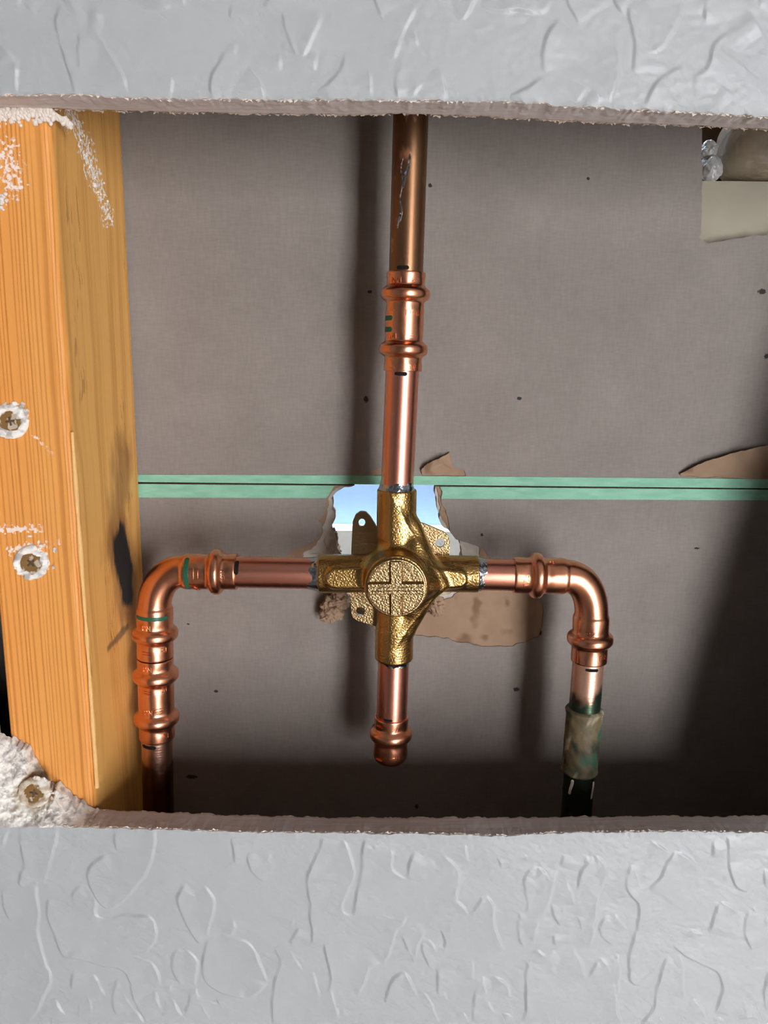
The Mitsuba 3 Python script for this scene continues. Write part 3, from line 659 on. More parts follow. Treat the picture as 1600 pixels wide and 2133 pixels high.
def stud_mesh():
    r, n = 0.0032, 6
    y0, y1 = DW, BY - 0.0002
    loop = []
    for cx, cy, a0 in ((-r, y0 + r, -90), (-r, y1 - r, 0), (-WID + r, y1 - r, 90), (-WID + r, y0 + r, 180)):
        for k in range(n + 1):
            a = math.radians(a0 + 90 * k / n)
            loop.append((cx + r * math.cos(a), cy + r * math.sin(a)))
    loop = np.array(loop)
    zs = np.concatenate([[-0.9, -0.5], np.arange(-0.30, 0.20, 0.002), [0.5, 1.2]])
    G = np.zeros((len(loop) + 1, len(zs), 3))
    for j, z in enumerate(zs):
        xr = np.interp(z, [xe_b[2], xe_t[2]], [xe_b[0], xe_t[0]]) if -0.3 < z < 0.2 else (xe_b[0] if z < 0 else xe_t[0])
        w = 0.0009 * (meshkit.noise(np.array([[z * 40, 1.0, 0]]), 2)[0] - 0.5)
        for i in range(len(loop) + 1):
            x, y = loop[i % len(loop)]
            near = math.exp(-((x + 0.001) ** 2 + (y - y0 - 0.001) ** 2) / 0.0035 ** 2)
            G[i, j] = (xr + x + near * w * 1.4, y + near * abs(w) * 1.6, z)
    g = grid(G)
    return g


put('wood_stud', stud_mesh(), 'pine', 40, 'orange pine wall stud with a black torch burn, at the left edge of the opening', 'stud')
# raised splinter along the arris
sp = []
for k, py in enumerate(np.linspace(900, 1640, 60)):
    px = np.interp(py, [240, 900, 1100, 1400, 1680], [113, 150, 164, 186, 205])
    sp.append(at(px, py, 0.0172))
sp = np.array(sp)


def sweep(path, rad, M=48, fn=None, ref=(0, -1, 0), cap=True, closed=False):
    """a tube along path with a radius per station; fn(theta, k) scales it. theta = 0 faces ref (the room), theta grows towards cross(tangent, ref)"""
    path = np.asarray(path, float)
    rad = np.asarray(rad, float) * np.ones(len(path))
    tg = np.zeros_like(path)
    u, ia = path[0], None
    # tangents from distinct neighbours only
    dist = [0]
    for a, b in zip(path[:-1], path[1:]):
        dist.append(dist[-1] + np.linalg.norm(b - a))
    dist = np.array(dist)
    for k in range(len(path)):
        lo = hi = k
        while lo > 0 and dist[k] - dist[lo] < 2e-4:
            lo -= 1
        while hi < len(path) - 1 and dist[hi] - dist[k] < 2e-4:
            hi += 1
        d = path[hi] - path[lo]
        tg[k] = d / (np.linalg.norm(d) + 1e-15)
    th = np.linspace(0, 2 * np.pi, M + 1)
    G = np.zeros((len(path), M + 1, 3))
    for k in range(len(path)):
        f = np.asarray(ref, float) - np.dot(ref, tg[k]) * tg[k]
        f /= np.linalg.norm(f)
        s = np.cross(tg[k], f)
        r = rad[k] * (fn(th[:-1], k) if fn else np.ones(M))
        r = np.append(r, r[0])
        G[k] = path[k] + r[:, None] * (np.cos(th)[:, None] * f + np.sin(th)[:, None] * s)
    G[:, -1] = G[:, 0]
    m = grid(G)
    m.merge_vertices()
    return m


put('wood_stud__splinter', sweep(sp, 0.0007 + 0.0006 * meshkit.noise(np.stack([np.arange(60) * 0.35, np.zeros(60), np.zeros(60)], -1), 4), 8), 'chipped_pine', True, 'pale splintered strip along the front corner of the stud')


def screw(px, py, Y, seed, collar, label):
    c = at(px, py, Y)
    key = 'drywall_screw' if 'drywall_screw__head' not in scene else None
    n = sum(1 for k in scene if k.startswith('drywall_screw') and k.endswith('__head'))
    key = 'drywall_screw' + (f'_{n:03d}' if n else '')
    R = 0.0049
    prof = [(0.0, -0.0001), (0.0008, -0.0001), (0.0030, -0.0004), (R, -0.0003), (R, 0.0002), (0.0034, 0.0016), (0.0020, 0.004)]
    m = trimesh.creation.revolve(np.array([(r, z) for r, z in prof]), sections=40)
    v = np.array(m.vertices)
    m.vertices = np.stack([c[0] + v[:, 0], c[1] + v[:, 2] - 0.0006, c[2] + v[:, 1]], 1)
    m.fix_normals()
    put(key + '__head', m, 'screw_metal', 40)
    a = 0.4 + seed
    for q in range(2):
        b = boxm(-0.0019, 0.0019, -0.0011, -0.00095, -0.0004, 0.0004)
        b.apply_transform(trimesh.transformations.rotation_matrix(a + q * math.pi / 2, (0, 1, 0)))
        b.apply_translation(c)
        put(key + '__slot', b, 'screw_slot')
    th = np.linspace(0, 2 * np.pi, 65)
    Rr = 0.0060 * collar
    ring = np.stack([c[0] + Rr * np.cos(th), c[1] - 0.0002 + th * 0, c[2] + Rr * np.sin(th)], 1)
    cm = sweep(ring, 0.0016, 14)
    v = np.array(cm.vertices)
    cm.vertices = v + 0.0032 * (meshkit.fbm(v * 420, 3, seed=seed)[:, None] - 0.5) * np.array([1.2, 0.5, 1.2])
    bits = [cm]
    r = np.random.default_rng(seed)
    for _ in range(16):
        an, rr = r.uniform(-0.4, 1.6), 0.0055 + abs(r.normal(0, 0.0028))
        bits.append(blob((c[0] + rr * math.cos(an), c[1] - 0.0004, c[2] + rr * math.sin(an)), r.uniform(0.0003, 0.0013, 3), 0.4, int(r.integers(1, 99)), 2))
    put(key + '__gypsum_collar', trimesh.util.concatenate(bits), 'gypsum_crumble', 60, 'ring of white gypsum left around the screw')
    for _ in range(5):
        an, rr = r.uniform(0, 6.28), r.uniform(0, 0.003)
        bits.append(None)
    tag(key, label, 'screw')


screw(23, 877, DW, 1, 1.0, 'dusty drywall screw in the front of the stud, level with the bright copper riser')
screw(66, 1172, DW, 2, 1.0, 'dusty drywall screw in the stud beside the torch burn, level with the horizontal pipe')
screw(72, 1650, 0.0070, 3, 0.95, 'brassy screw sunk in the crumbled gypsum at the lower left')


def crumbs(key, pts, label, cat):
    bits = []
    for (c, r, s) in pts:
        bits.append(blob(c, r, 0.4, s, 1))
    put(key, trimesh.util.concatenate(bits), 'gypsum_dust', 60, label, cat, kind='stuff')


r = np.random.default_rng(5)
pts = []
for _ in range(420):
    px = r.uniform(-30, 112)
    py = 226 + abs(r.normal(0, 12)) + max(0, px - 85) * 0.12
    s = r.uniform(0.00035, 0.0011)
    pts.append((at(px, py, DW - s * 0.4), (s, s, s * r.uniform(0.7, 1.4)), int(r.integers(1, 90))))
for _ in range(34):
    s = r.uniform(0.0003, 0.0010)
    pts.append((at(r.normal(3, 7), r.normal(416, 8), DW - s * 0.4), (s, s, s), int(r.integers(1, 90))))
for _ in range(90):
    t = r.uniform(0, 1)
    px, py = 105 + 42 * t + r.normal(0, 2), 240 + 22 * t ** 1.4 + r.normal(0, 2.5)
    s = r.uniform(0.0004, 0.0011)
    pts.append((at(px, py, DW + 0.0015 + t * 0.006 if px < 112 else 0.0165), (s, s, s), int(r.integers(1, 90))))
crumbs('gypsum_crumbs', pts, 'crumbly white gypsum residue on the stud along the top of the opening', 'gypsum crumbs')
pts = []
for _ in range(130):
    t = r.uniform(0, 1)
    px, py = np.interp(t, [0, 0.45, 1], [160, 190, 228]) + r.normal(0, 5), np.interp(t, [0, 0.45, 1], [250, 350, 460]) + r.normal(0, 7)
    s = abs(r.normal(0, 0.00032)) + 0.00015
    p_ = at_x(px, py, np.interp(at_x(px, py, SX)[2], [xe_b[2], xe_t[2]], [xe_b[0], xe_t[0]]))
    pts.append((p_, (s, s, s), int(r.integers(1, 90))))
crumbs('plaster_dust', pts, 'specks of white plaster dust stuck down the upper side of the stud', 'plaster dust')

# ------------------------------------------------------------------ copper
PY = 0.060
R_T = 0.00795
HEX = lambda a: (lambda th, k: 1 - a[k] * (0.5 - 0.5 * np.cos(6 * th)))


def straight(p0, p1, n):
    return np.array([p0 + (p1 - p0) * t for t in np.linspace(0, 1, n)])


def tube(key, p0, p1, bsdf, label, group=None, r=R_T):
    n = 60
    path = straight(p0, p1, n)
    d = (p1 - p0) / np.linalg.norm(p1 - p0)
    path = np.vstack([[p0], path, [p1], [p1 - d * 0.01], [p0 + d * 0.01]])      # a hollow tube
    rad = np.concatenate([[r - 0.0011], np.full(n, r), [r - 0.0011], [r - 0.0012], [r - 0.0012]])
    G = sweep(np.vstack([path[:n + 2]]), rad[:n + 2], 64)
    put(key + '__wall', G, bsdf, 40)
    tag(key, label, 'pipe', group)
    return key


def frame(p0, p1):
    t = (p1 - p0) / np.linalg.norm(p1 - p0)
    f = np.array([0, -1.0, 0]); f = f - f @ t * t; f /= np.linalg.norm(f)
    return t, f, np.cross(t, f)


def wrap(m, p0, t, f, s, R, th0, s0, flip=1):
    """bends a flat mesh (x across, y along, z out) onto a cylinder round the axis p0 + t*s"""
    v = np.array(m.vertices)
    a = th0 + v[:, 0] / R
    rr = R + v[:, 2]
    w = p0 + (s0 + v[:, 1])[:, None] * t + rr[:, None] * (np.cos(a)[:, None] * f + np.sin(a)[:, None] * s)
    return trimesh.Trimesh(w, np.array(m.faces)[:, ::flip], process=False)


def bar(wd, ht, dp, nx=16):
    """a thin rounded bar for stamps, ink bands and marker strokes"""
    pg = sbox(-wd / 2, -ht / 2, wd / 2, ht / 2).buffer(-min(ht, wd) * 0.3).buffer(min(ht, wd) * 0.3, quad_segs=3)
    xs_ = np.linspace(-wd / 2, wd / 2, nx)
    G = np.array([[(x, y, dp * (0.0 if abs(y) == 1 else 1)) for y in (-1, -0.7, 0.7, 1)] for x in xs_])
    end = np.clip((wd / 2 - np.abs(xs_)) / (ht * 0.35), 0.15, 1) ** 0.5
    G[:, :, 1] *= ht / 2 * end[:, None]
    G[[0, -1], :, 2] *= 0
    g = grid(G)
    bt = grid(np.stack([G[:, 0] - [0, 0, dp], G[:, -1] - [0, 0, dp]], 1))
    bt.invert()
    return trimesh.util.concatenate([g, bt])


def stamp(text, h):
    m = meshkit.text_mesh(text, h, 0.00055)
    m.apply_translation([-m.bounds[:, 0].mean(), -m.bounds[:, 1].mean(), -0.0002])
    for _ in range(1):
        m = m.subdivide()
    return m


def bead_profile(s_rim, s_bead, s_in, R=0.0091, B=0.0116):
    """radius against arc length from the rim over the bead to the inner end s_in (either direction)"""
    sg = 1 if s_in > s_rim else -1
    o = [(s_rim, R_T + 0.0001), (s_rim, R - 0.0002), (s_rim + sg * 0.0003, R), (s_rim + sg * 0.0030, R)]
    for d, q in ((-0.0042, 0.0), (-0.0036, 0.07), (-0.0030, 0.30), (-0.0024, 0.66), (-0.0016, 0.90), (-0.0008, 0.985), (0, 1.0), (0.0008, 0.985), (0.0016, 0.90), (0.0024, 0.66), (0.0030, 0.30), (0.0036, 0.07), (0.0042, 0.0)):
        o.append((s_bead + sg * d, R + (B - R) * q))
    return o


def hexen(prof, beads):
    """the six flats that the press jaws leave either side of each bead"""
    return [max([0.030 * math.exp(-((abs(s - b) - 0.0050) / 0.0016) ** 2) + 0.010 * math.exp(-((s - b) / 0.002) ** 2) for b in beads] + [0]) for s, _ in prof]


def fill(prof, step=0.0009):
    out = [prof[0]]
    for a, b in zip(prof[:-1], prof[1:]):
        n = int(abs(b[0] - a[0]) / step)
        out += [(a[0] + (b[0] - a[0]) * k / (n + 1), a[1] + (b[1] - a[1]) * k / (n + 1)) for k in range(1, n + 1)]
        out.append(b)
    return out


def fitting(key, path_fn, prof, beads, label, cat, M=96):
    prof = fill(prof)
    hx = hexen(prof, beads)
    P_ = np.array([path_fn(s) for s, _ in prof])
    put(key + '__body', sweep(P_, [r for _, r in prof], M, HEX(hx)), 'copper', 35)
    tag(key, label, cat)
    return key


def line_fn(p0, p1):
    t = (p1 - p0) / np.linalg.norm(p1 - p0)
    return lambda s: p0 + t * s


def coupling(key, p0, p1, b0_, b1_, label):
    L_ = np.linalg.norm(p1 - p0)
    f0, f1 = L_ * b0_, L_ * b1_
    A = bead_profile(0, f0, L_)
    B = bead_profile(L_, f1, 0)[::-1]
    k = fitting(key, line_fn(p0, p1), A + [(L_ / 2, 0.00905)] + B, [f0, f1], label, 'pipe coupling')
    return k, L_, f0, f1


def marks(key, p0, p1, items):
    t, f, s = frame(p0, p1)
    for kind, s0, th, a, b in items:
        if kind == 'text':
            put(key + '__stamp', wrap(stamp(a, b), p0, -t, f, s, 0.0091, th, -s0), 'copper', False) if False else put(key + '__stamp', wrap_text(a, b, p0, t, f, s, 0.0091, th, s0), 'copper', False)
        elif kind == 'dash':
            put(key + '__stamp', wrap(bar(a, b, 0.0005), p0, t, f, s, 0.0091, th, s0), 'copper', 30)
        elif kind == 'band':
            put(key + '__ink_band', wrap(bar(a, b, 0.00007, 40), p0, t, f, s, 0.00912, th, s0), 'green_ink', 30)
        elif kind == 'ink':
            put(key + '__marker_stroke', wrap(bar(a, b, 0.00006, 24), p0, t, f, s, R_T + 0.00003, th, s0), 'marker_ink', 30)


def wrap_text(text, h, p0, t, f, s, R, th, s0):
    """lettering that reads upright on a pipe whose axis t runs downwards, or along a level one"""
    m = stamp(text, h)
    v = np.array(m.vertices)
    right = s if s[0] > 0 or abs(s[0]) < 0.5 else -s
    if abs(t[2]) > 0.5:                                   # vertical pipe: letters stand along -t when t runs down
        along = -v[:, 1] * np.sign(-t[2])
        sgn = 1 if s[0] > 0 else -1
        a = th + sgn * v[:, 0] / R
    else:                                                 # level pipe: the letters run round it
        along = v[:, 1]
        a = th + v[:, 0] / R
    rr = R + v[:, 2]
    w = p0 + (s0 + along)[:, None] * t + rr[:, None] * (np.cos(a)[:, None] * f + np.sin(a)[:, None] * s)
    mm = trimesh.Trimesh(w, np.array(m.faces), process=False)
    return mm


# axis points
A_top = at(867, -120, PY); A_c0 = at(846.4, 568, PY); A_c1 = at(839, 773, PY); A_v = at(827.5, 1012, PY)
V_c = at(824, 1193, PY); V_b = at(820.5, 1372, PY)
cap_r = at(815.5, 1491, PY); cap_b = at(814.8, 1527, PY); cap_e = at(813, 1589, PY)
L_s = at(664, 1195, PY); L_r = at(494, 1191, PY); L_b = at(452, 1190.5, PY); L_n = at(383, 1190, PY)
E_n = at(322.5, 1263, PY); E_b = at(323, 1319, PY); E_r = at(323.5, 1367, PY)
C_0 = at(323.6, 1369, PY); C_b0 = at(324.5, 1405, PY); C_b1 = at(326.5, 1494, PY); C_1 = at(327.5, 1535, PY); L_d = at(333, 1830, PY)
R_s = at(996, 1196, PY); R_r = at(1069, 1197.5, PY); R_b = at(1117, 1199, PY); R_n = at(1178, 1200, PY)
Q_n = at(1232, 1281, PY); Q_b = at(1230, 1330, PY); Q_r = at(1227, 1376, PY)
S_0 = at(1218, 1474, PY); S_1 = at(1207, 1606, PY); R_d = at(1190, 1840, PY)

# old riser, coupling, new riser
k = tube('copper_pipe', A_c0 + (A_c1 - A_c0) * 0.45, A_top, 'copper_old', 'old brown copper riser with drips of flux, running up out of the opening')
t, f, s = frame(A_top, A_c0)
SG = 1 if s[0] > 0 else -1
marks(k, A_top, A_c0, [('ink', np.linalg.norm(A_c0 - A_top) - 0.0014, -0.25 * SG, 0.0060, 0.0018)])
for i, (py0, py1, dx) in enumerate([(330, 372, 0.05), (335, 470, -0.6), (352, 378, -0.1), (372, 400, -0.3), (448, 482, -0.8)]):
    a_, b_ = at(846, py0, PY)[2], at(846, py1, PY)[2]
    L_tot = np.linalg.norm(A_c0 - A_top)
    z0, z1 = A_top[2], A_c0[2]
    sa, sb = (z0 - a_) / (z0 - z1) * L_tot, (z0 - b_) / (z0 - z1) * L_tot
    ww = (0.0009, 0.0007, 0.0016, 0.0012, 0.0009)[i]
    b_m = bar(abs(sb - sa), ww, 0.0003, 20)
    v = np.array(b_m.vertices); b_m.vertices = np.stack([v[:, 1] + 0.0006 * np.sin(v[:, 0] * 500), v[:, 0], v[:, 2]], 1)
    put(k + '__flux_drip', wrap(b_m, A_top, t, f, s, R_T, (-0.12 + dx * 0.55) * SG, (sa + sb) / 2), 'solder_metal', 30)
ck, CL, c0, c1 = coupling('press_coupling', A_c0, A_c1, 0.215, 0.775, 'copper press coupling with two green bands, joining the old brown riser to the bright one')
sgn = 1 if frame(A_c0, A_c1)[2][0] > 0 else -1
marks(ck, A_c0, A_c1, [('band', 0.0210, -1.15 * sgn, 0.0085, 0.0022), ('band', 0.0262, -1.15 * sgn, 0.0085, 0.0024), ('text', 0.0042, -0.55 * sgn, 'NN', 0.0026), ('text', 0.0185, 0.42 * sgn, 'EPM', 0.0026), ('dash', 0.0176, -0.75 * sgn, 0.003, 0.0006),
                       ('text', 0.0292, -0.65 * sgn, 'IN', 0.0024), ('dash', 0.0295, 0.30 * sgn, 0.0035, 0.0006), ('dash', 0.0285, 0.30 * sgn, 0.0035, 0.0006), ('dash', 0.0437, -0.6 * sgn, 0.003, 0.0006), ('text', 0.0432, 0.45 * sgn, 'DN', 0.0026), ('dash', 0.0045, 0.5 * sgn, 0.0035, 0.0006)])
k = tube('copper_pipe_001', A_c0 + (A_c1 - A_c0) * 0.55, A_v - (A_v - A_c1) / np.linalg.norm(A_v - A_c1) * -0.006, 'copper_tube', 'bright copper pipe between the press coupling and the top of the valve')
marks(k, A_c1, A_v, [('ink', 0.0012, -0.15 * SG, 0.0064, 0.0018)])

# pipe and cap below the valve
k = tube('copper_pipe_002', V_b + (V_c - V_b) / np.linalg.norm(V_c - V_b) * 0.006, cap_b, 'copper_tube', 'short bright copper stub hanging below the valve, ending in a cap')
marks(k, V_b, cap_r, [('ink', np.linalg.norm(cap_r - V_b) - 0.0010, -0.25 * sgn, 0.0046, 0.0014)])
Lc = np.linalg.norm(cap_e - cap_r); lb = np.linalg.norm(cap_b - cap_r)
prof = bead_profile(0, lb, Lc, 0.0089, 0.0112) + [(Lc - 0.0062, 0.0090), (Lc - 0.0044, 0.0088), (Lc - 0.0028, 0.0082), (Lc - 0.0014, 0.0068), (Lc - 0.0005, 0.0048), (Lc, 0.0025), (Lc + 0.0001, 0.00001)]
ck = fitting('pipe_plug', line_fn(cap_r, cap_e), prof, [lb], 'copper press cap closing the stub below the valve', 'pipe cap')
marks(ck, cap_r, cap_e, [('dash', 0.0032, -0.75 * sgn, 0.0045, 0.0006), ('dash', Lc - 0.0052, -0.75 * sgn, 0.0045, 0.0006), ('dash', Lc - 0.0070, 0.2 * sgn, 0.006, 0.0006), ('text', 0.0044, 0.25 * sgn, 'V', 0.0022), ('text', Lc - 0.0075, 0.35 * sgn, 'D', 0.0022)])

# left arm
k = tube('copper_pipe_003', L_s + (V_c - L_s) / np.linalg.norm(V_c - L_s) * 0.006, L_b, 'copper_tube', 'level bright copper pipe left of the valve')
marks(k, L_r, L_s, [('ink', 0.0010, -0.55, 0.0075, 0.0020)])


def elbow(key, rim0, bd0, nk0, nk1, bd1, rim1, label):
    """press elbow: rim0 > bead > neck > bend > neck > bead > rim1"""
    # the bend as a cubic through the two necks
    d0 = (nk0 - rim0) / np.linalg.norm(nk0 - rim0); d1 = (rim1 - nk1) / np.linalg.norm(rim1 - nk1)
    sp_ = np.linalg.norm(nk1 - nk0) * 0.40
    q = np.array([((1 - u) ** 3) * nk0 + 3 * u * (1 - u) ** 2 * (nk0 + d0 * sp_) + 3 * u * u * (1 - u) * (nk1 - d1 * sp_) + u ** 3 * nk1 for u in np.linspace(0, 1, 41)])
    pts = np.vstack([straight(rim0, nk0, 12)[:-1], q, straight(nk1, rim1, 12)[1:]])
    sl = np.concatenate([[0], np.cumsum(np.linalg.norm(np.diff(pts, axis=0), axis=1))])
    pf = lambda s: np.array([np.interp(s, sl, pts[:, k]) for k in range(3)])
    a0 = np.linalg.norm(nk0 - rim0); tot = sl[-1]; a1 = tot - np.linalg.norm(rim1 - nk1)
    s_b0, s_b1 = np.linalg.norm(bd0 - rim0), tot - np.linalg.norm(rim1 - bd1)
    A = bead_profile(0, s_b0, tot) + [(a0 - 0.0016, 0.0091), (a0 - 0.0006, 0.0089), (a0 + 0.0004, 0.0084), (a0 + 0.0014, 0.0083)]
    B = [(a1 - 0.0014, 0.0083), (a1 - 0.0004, 0.0084), (a1 + 0.0006, 0.0089), (a1 + 0.0016, 0.0091)] + bead_profile(tot, s_b1, 0)[::-1]
    return fitting(key, pf, A + B, [s_b0, s_b1], label, 'pipe elbow')


ek = elbow('press_elbow', L_r, L_b, L_n, E_n, E_b, E_r, 'copper press elbow with green bands turning down beside the stud')
hl = np.linalg.norm(L_n - L_r)
marks(ek, L_r, L_n, [('band', hl - 0.0032, 0.0, 0.0200, 0.0023), ('text', 0.0055, 0.1, 'EPM', 0.0018), ('dash', hl - 0.0068, 0.15, 0.0065, 0.0006), ('dash', hl - 0.0090, 0.10, 0.0045, 0.0006), ('text', hl - 0.0075, -0.95, 'PZ', 0.0024)])
vl = np.linalg.norm(E_r - E_n)
marks(ek, E_n, E_r, [('band', 0.0040, 0.0, 0.0190, 0.0020), ('text', 0.0088, -0.22 * sgn, 'PN', 0.0026), ('dash', vl - 0.0052, -0.2 * sgn, 0.0048, 0.0007), ('dash', vl - 0.0040, -0.2 * sgn, 0.0048, 0.0005), ('text', vl - 0.0060, 0.75 * sgn, 'PJ', 0.0024)])
ck, CL, c0, c1 = coupling('press_coupling_001', C_0, C_1, np.linalg.norm(C_b0 - C_0) / np.linalg.norm(C_1 - C_0), np.linalg.norm(C_b1 - C_0) / np.linalg.norm(C_1 - C_0), 'copper press coupling directly under the left elbow beside the stud')
marks(ck, C_0, C_1, [('text', 0.0032, -0.2 * sgn, 'PN', 0.0026), ('dash', c0 + 0.0070, -0.2 * sgn, 0.0042, 0.0007), ('dash', c0 + 0.0058, -0.2 * sgn, 0.0042, 0.0005), ('text', c0 + 0.0052, 0.75 * sgn, 'IJ', 0.0024), ('text', c1 - 0.0066, -0.2 * sgn, 'PN', 0.0026), ('dash', c1 - 0.0068, 0.35 * sgn, 0.005, 0.0006), ('dash', c1 - 0.0085, 0.4 * sgn, 0.005, 0.0006), ('text', c1 + 0.0072, 0.8 * sgn, 'IJ', 0.0024)])
t, f, s = frame(C_0, C_1)
th = 0.16 * sgn
bc = C_0 + t * (CL * 0.56) + 0.0091 * (math.cos(th) * f + math.sin(th) * s)
put(ck + '__stop_dimple', blob(bc, (0.0008, 0.0004, 0.0008), 0.0, 1, 2), 'copper', True)
k = tube('copper_pipe_004', C_0 + (C_1 - C_0) * 0.5, L_d, 'copper_sanded_left', 'copper pipe dropping behind the lower drywall beside the stud, sanded bright at its top')
marks(k, C_1, L_d, [('ink', 0.0022, -0.35 * sgn, 0.0088, 0.0019)])

# right arm
tube('copper_pipe_005', R_s + (V_c - R_s) / np.linalg.norm(V_c - R_s) * 0.006, R_b, 'copper_tube', 'short level copper pipe right of the valve')
ek = elbow('press_elbow_001', R_r, R_b, R_n, Q_n, Q_b, Q_r, 'copper press elbow turning down at the right, above the corroded pipe')
hl = np.linalg.norm(R_n - R_r)
marks(ek, R_r, R_n, [('text', 0.0052, 0.05, 'PZ1', 0.0026), ('text', hl - 0.0080, -0.95, 'PZ', 0.0024)])
vl = np.linalg.norm(Q_r - Q_n)
marks(ek, Q_n, Q_r, [('text', 0.0078, -0.25 * sgn, 'PZ', 0.0028), ('text', vl - 0.0044, 0.55 * sgn, 'PN', 0.0025)])
k = tube('copper_pipe_006', Q_b, S_0 + (S_1 - S_0) * 0.15, 'copper_sanded_right', 'copper pipe between the right elbow and the corroded sleeve, sanded bright, green at its foot')
marks(k, Q_r, S_0, [('ink', 0.0022, -0.05 * sgn, 0.0068, 0.0016)])
n = 50
path = straight(S_0, S_1, n)
rad = np.full(n, 0.0092); rad[0:3] = (0.0081, 0.0095, 0.0098); rad[3:5] = 0.0095; rad[-3:] = (0.0094, 0.0095, 0.0090)
m = sweep(np.vstack([[S_0], path, [S_1]]), np.concatenate([[R_T], rad, [R_T]]), 72)
v = np.array(m.vertices)
m.vertices = v + (meshkit.fbm(v * 260, 3, seed=6)[:, None] - 0.5) * 0.0005 * np.array([1, 1, 0])
put('solder_sleeve', m, 'patina', 50, 'corroded green-brown sleeve coupling on the right-hand pipe', 'pipe coupling')
k = tube('copper_pipe_007', S_0 + (S_1 - S_0) * 0.85, R_d, 'copper_sanded_right', 'dark green-stained pipe below the corroded sleeve, running behind the lower drywall')
t, f, s = frame(S_1, R_d)
for (so, th, w_, l_) in ((0.006, -0.75, 0.0016, 0.009), (0.008, 0.85, 0.0012, 0.010)):
    b_m = bar(l_, w_, 0.0005, 16)
    v = np.array(b_m.vertices); b_m.vertices = np.stack([-v[:, 1] + 0.0006 * np.sin(v[:, 0] * 420), v[:, 0], v[:, 2]], 1)
    put(k + '__dried_flux', wrap(b_m, S_1, t, f, s, R_T, th * sgn, so), 'gypsum_dust', 30)

# ------------------------------------------------------------------ the brass valve, a cast body from a distance field
def nets(fld, o, h):
    """surface nets: the zero surface of a field sampled on a grid"""
    s_ = fld < 0
    n0_, n1_, n2_ = fld.shape
    acc = np.zeros((n0_ - 1, n1_ - 1, n2_ - 1, 3)); cnt = np.zeros((n0_ - 1, n1_ - 1, n2_ - 1))
    C = [(i, j, k) for i in (0, 1) for j in (0, 1) for k in (0, 1)]
    sl = lambda a, c: a[c[0]:n0_ - 1 + c[0], c[1]:n1_ - 1 + c[1], c[2]:n2_ - 1 + c[2]]
    for a in C:
        for b in C:
            if sum(b) - sum(a) == 1 and all(q >= p for p, q in zip(a, b)):
                fa, fb = sl(fld, a), sl(fld, b)
                m = (fa < 0) != (fb < 0)
                t = np.where(m, fa / np.where(m, fa - fb, 1), 0)
                for ax in range(3):
                    acc[..., ax] += np.where(m, a[ax] + t * (b[ax] - a[ax]), 0)
                cnt += m
    act = cnt > 0
    idx = -np.ones(act.shape, int); idx[act] = np.arange(act.sum())
    cell = np.stack(np.nonzero(act), 1)
    V = (cell + acc[act] / cnt[act][:, None]) * h + o
    Fc = []
    for ax in range(3):
        u_, w_ = (ax + 1) % 3, (ax + 2) % 3
        lo = [slice(1, -1)] * 3; lo[ax] = slice(0, -1); hi = [slice(1, -1)] * 3; hi[ax] = slice(1, None)
        A_, B_ = s_[tuple(lo)], s_[tuple(hi)]
        for sgn_ in (0, 1):
            e = np.stack(np.nonzero((A_ & ~B_) if sgn_ == 0 else (~A_ & B_)), 1)
            off = np.ones(3, int); off[ax] = 0
            e = e + off
            q = []
            for du, dw in ((-1, -1), (0, -1), (0, 0), (-1, 0)):
                c = e.copy(); c[:, u_] += du; c[:, w_] += dw
                q.append(idx[c[:, 0], c[:, 1], c[:, 2]])
            q = np.stack(q, 1)
            q = q if sgn_ == 0 else q[:, ::-1]
            Fc.append(q)
    Fc = np.vstack(Fc)
    Fc = np.vstack([Fc[:, [0, 1, 2]], Fc[:, [0, 2, 3]]])
    return trimesh.Trimesh(V, Fc, process=False)


def smin(a, b, k):
    h = np.clip(0.5 + 0.5 * (b - a) / k, 0, 1)
    return b * (1 - h) + a * h - k * h * (1 - h)


hh = 0.55
gx, gy, gz = np.arange(-44, 48, hh), np.arange(-31, 16, hh), np.arange(-49, 48, hh)
X, Y, Z = np.meshgrid(gx, gy, gz, indexing='ij')


def cyl(p0, p1, r, rnd=0.6):
    p0, p1 = np.array(p0, float), np.array(p1, float)
    L_ = np.linalg.norm(p1 - p0); d = (p1 - p0) / L_
    qx, qy, qz = X - p0[0], Y - p0[1], Z - p0[2]
    t = qx * d[0] + qy * d[1] + qz * d[2]
    rr = np.sqrt(np.maximum(qx ** 2 + qy ** 2 + qz ** 2 - t ** 2, 0))
    a, b = rr - (r - rnd), np.abs(t - L_ / 2) - (L_ / 2 - rnd)
    return np.sqrt(np.maximum(a, 0) ** 2 + np.maximum(b, 0) ** 2) + np.minimum(np.maximum(a, b), 0) - rnd


def cap_(p0, p1, r0, r1):
    p0, p1 = np.array(p0, float), np.array(p1, float)
    e = p1 - p0
    t = np.clip(((X - p0[0]) * e[0] + (Y - p0[1]) * e[1] + (Z - p0[2]) * e[2]) / (e @ e), 0, 1)
    return np.sqrt((X - p0[0] - t * e[0]) ** 2 + (Y - p0[1] - t * e[1]) ** 2 + (Z - p0[2] - t * e[2]) ** 2) - (r0 + (r1 - r0) * t)


loc = lambda p: (p - V_c) * 1000
tv, bv, lv, rv = loc(at(826.8, 1019, PY)), loc(V_b), loc(L_s), loc(R_s)
D = cyl(tv, bv, 9.3, 0.5)
soc = np.minimum(np.minimum(cyl(tv, tv * 0.42, 9.75, 0.7), cyl(bv, bv * 0.62, 9.75, 0.7)), 1e9)
D = np.minimum(D, soc)
arm = np.minimum(cyl(lv, (0, 0, 0), 9.7, 0.7), cyl(rv, (0, 0, 0), 9.2, 0.7))
D = smin(D, arm, 2.0)
